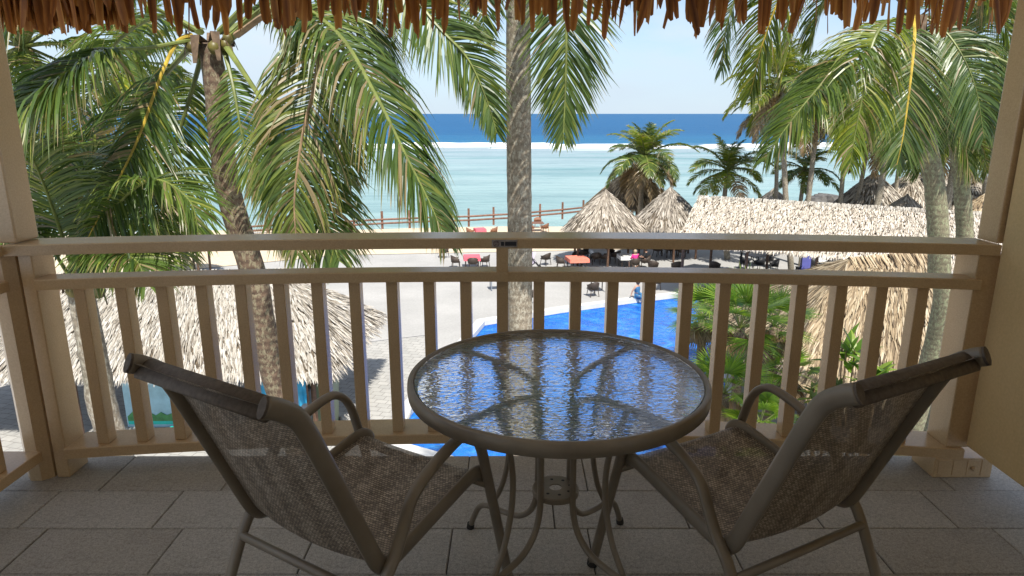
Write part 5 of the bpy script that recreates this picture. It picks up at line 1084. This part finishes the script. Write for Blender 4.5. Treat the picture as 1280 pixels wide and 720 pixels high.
for k_, (x, y, z) in dict(knl=(0.42, 0.12, 0.46), anl=(0.40, 0.13, 0.04), tol=(0.52, 0.14, -0.02), knr=(0.42, -0.12, 0.46), anr=(0.46, -0.12, 0.04), tor=(0.58, -0.13, -0.02), ell=(-0.16, 0.26, 0.76), wrl=(-0.20, 0.30, 0.56), hal=(-0.20, 0.31, 0.47), elr=(-0.16, -0.26, 0.76), wrr=(-0.20, -0.30, 0.56), har=(-0.20, -0.31, 0.47)).items(): POOL[k_] = (x, y, z)
pe = G(797, 374.2); person(V((pe.x, pe.y + 0.10, GZ - 0.30)), R(-40), POOL, RAD, EDG, [('shirt', ['pelvis', 'waist', 'chest', 'shl', 'shr'], 'navy'), ('shorts', PANTS, 'navy')], 'bather in blue sitting on the pool edge with legs in the water', 'hair')

# ================================================================== THINGS AROUND THE KIOSK HUT
p_ = V((-11.4, 19.6, GZ)); mu = thing('painted_counter', p_, 'kiosk counter front painted with teal lagoon and green hills under the thatch', 'counter')
KY = 19.6; x0, x1 = P(158, 520, KY).x, P(246, 520, KY).x; zt = P(200, 478, KY).z
q = MB(); q.box((x0, KY, GZ), (x1, KY + 0.6, zt)); q.build('counter', 'pale_blue', mu)
za_ = P(200, 524, KY).z; q = MB(); q.box((x0 + 0.05, KY - 0.02, GZ + 0.1), (x1 - 0.05, KY - 0.003, za_)); q.build('painted_lagoon', 'teal', mu)
vs = [(x0 + 0.05, KY - 0.025, za_ - 0.05)]; kk = 12
for i in range(kk + 1): vs.append((x0 + 0.05 + (x1 - x0 - 0.1) * i / kk, KY - 0.025, za_ + 0.10 + 0.18 * abs(math.sin(i * 1.3)) * (1 - 0.4 * i / kk)))
vs.append((x1 - 0.05, KY - 0.025, za_ - 0.05)); vb = [(x, y + 0.02, z) for x, y, z in vs]; q = MB(); q.add(vs + vb, [tuple(range(len(vs)))] + [(i, i + 1, len(vs) + i + 1, len(vs) + i) for i in range(len(vs) - 1)]); q.build('painted_hills', 'green_paint', mu)
q = MB(); q.box((x0 - 0.05, KY - 0.08, zt), (x1 + 0.05, KY + 0.7, zt + 0.06)); q.build('counter_top', 'white', mu)
p_ = P(236, 541, 18.7); zt2 = p_.z; p_.z = GZ; tt_ = thing('kiosk_table', p_, 'teal topped table carrying the round basket before the kiosk', 'table')
q = MB(); q.box((p_.x - 0.75, p_.y - 0.4, zt2 - 0.05), (p_.x + 0.6, p_.y + 0.45, zt2)); q.build('table_top', 'teal', tt_)
for sx in (-0.65, 0.5):
    for sy in (-0.3, 0.35):
        q = MB(); q.box((p_.x + sx - 0.04, p_.y + sy - 0.04, GZ), (p_.x + sx + 0.04, p_.y + sy + 0.04, zt2 - 0.052)); q.build('leg', 'timber', tt_)
p_ = V((p_.x, p_.y, zt2 + 0.003)); q = MB(); q.lathe([(0.001, 0.0), (0.20, 0), (0.32, 0.12), (0.36, 0.26), (0.33, 0.27), (0.26, 0.10), (0.001, 0.05)], 18, p_); tag(q.build('wicker_basket', 'wood_red', org=p_, smooth=True), 'round brown basket on the teal table before the painted counter', 'basket')
c_ = P(340, 492, 18.6); b = thing('blue_canopy', (c_.x, c_.y, GZ), 'bright blue tarpaulin windbreak hung under the kiosk eave behind the palm trunk', 'tarpaulin')
q = MB(); vs = []; fs = []
for i in range(13):
    for j in range(5): vs.append((P(318, 480, 18.6).x + 1.5 * i / 12, 18.6 + 0.08 * math.sin(i * 1.7 + j * 0.6), P(340, 472, 18.6).z - 0.9 * j / 4 - 0.12 * math.sin(i * 0.9) * (j / 4)))
for i in range(12):
    for j in range(4): a = i * 5 + j; fs.append((a, a + 5, a + 6, a + 1))
q.add(vs, fs); q.build('sheet', 'blue_tarp', b)
for dx in (-0.02, 1.52):
    q = MB(); x = P(318, 480, 18.6).x + dx; q.tube([(x, 18.62, GZ), (x, 18.62, P(340, 470, 18.6).z)], 0.03, 6); q.build('pole', 'timber', b)
def bin_(px, py, Y, w_, h_, mat, label):
    p_ = P(px, py, Y); p_.z = GZ; b = thing('rubbish_bin', p_, label, 'bin', 'bins by the kiosk')
    q = MB(); q.add([p_ + V((sx * w_ * f_, sy * w_ * f_, z)) for z, f_ in ((0.06, 0.82), (h_, 1.0)) for sx, sy in ((-1, -1), (1, -1), (1, 1), (-1, 1))], [(3, 2, 1, 0), (4, 5, 6, 7), (0, 1, 5, 4), (1, 2, 6, 5), (2, 3, 7, 6), (3, 0, 4, 7)]); q.build('body', mat, b, bevel=0.02)
    q = MB(); q.box((p_.x - w_ * 1.06, p_.y - w_ * 1.08, GZ + h_ + 0.002), (p_.x + w_ * 1.06, p_.y + w_ * 1.06, GZ + h_ + 0.06)); q.build('lid', mat, b, bevel=0.02)
    for s_ in (-1, 1):
        q = MB(); q.tube([p_ + V((s_ * w_ * 0.8, w_ * 0.85, 0.09)), p_ + V((s_ * w_ * 0.95, w_ * 0.85, 0.09))], 0.09, 12); q.build('wheel', 'black', b)
bin_(405, 510, 19.6, 0.42, 1.55, 'green_bin', 'olive green wheeled bin at the right corner of the kiosk hut')
bin_(376, 510, 19.2, 0.36, 1.45, 'grey_plastic', 'slate grey wheeled bin next to the palm trunk under the eave')
# beach rocks at the far end
for i, (x, y) in enumerate(((1026, 250), (1034, 249), (1018, 252))):
    p_ = G(x, y + 22); p_ = P(x, y, 60); q = MB(); q.lathe([(0.9, -1.2), (1.1, -0.2), (0.7, 0.35), (0.01, 0.5)], 9, p_)
    for k in range(len(q.v)): q.v[k] = q.v[k] + V((noise.noise(q.v[k] * 1.7) * 0.4, noise.noise(q.v[k] * 2.1) * 0.3, noise.noise(q.v[k] * 1.3) * 0.2))
    tag(q.build('shore_rock', 'rock', org=(p_.x, p_.y, p_.z - 1.2)), 'dark rock at the water line behind the long roof ridge', 'rock', 'shore rocks')
for o in bpy.data.objects:
    if '_org' in o: del o['_org']
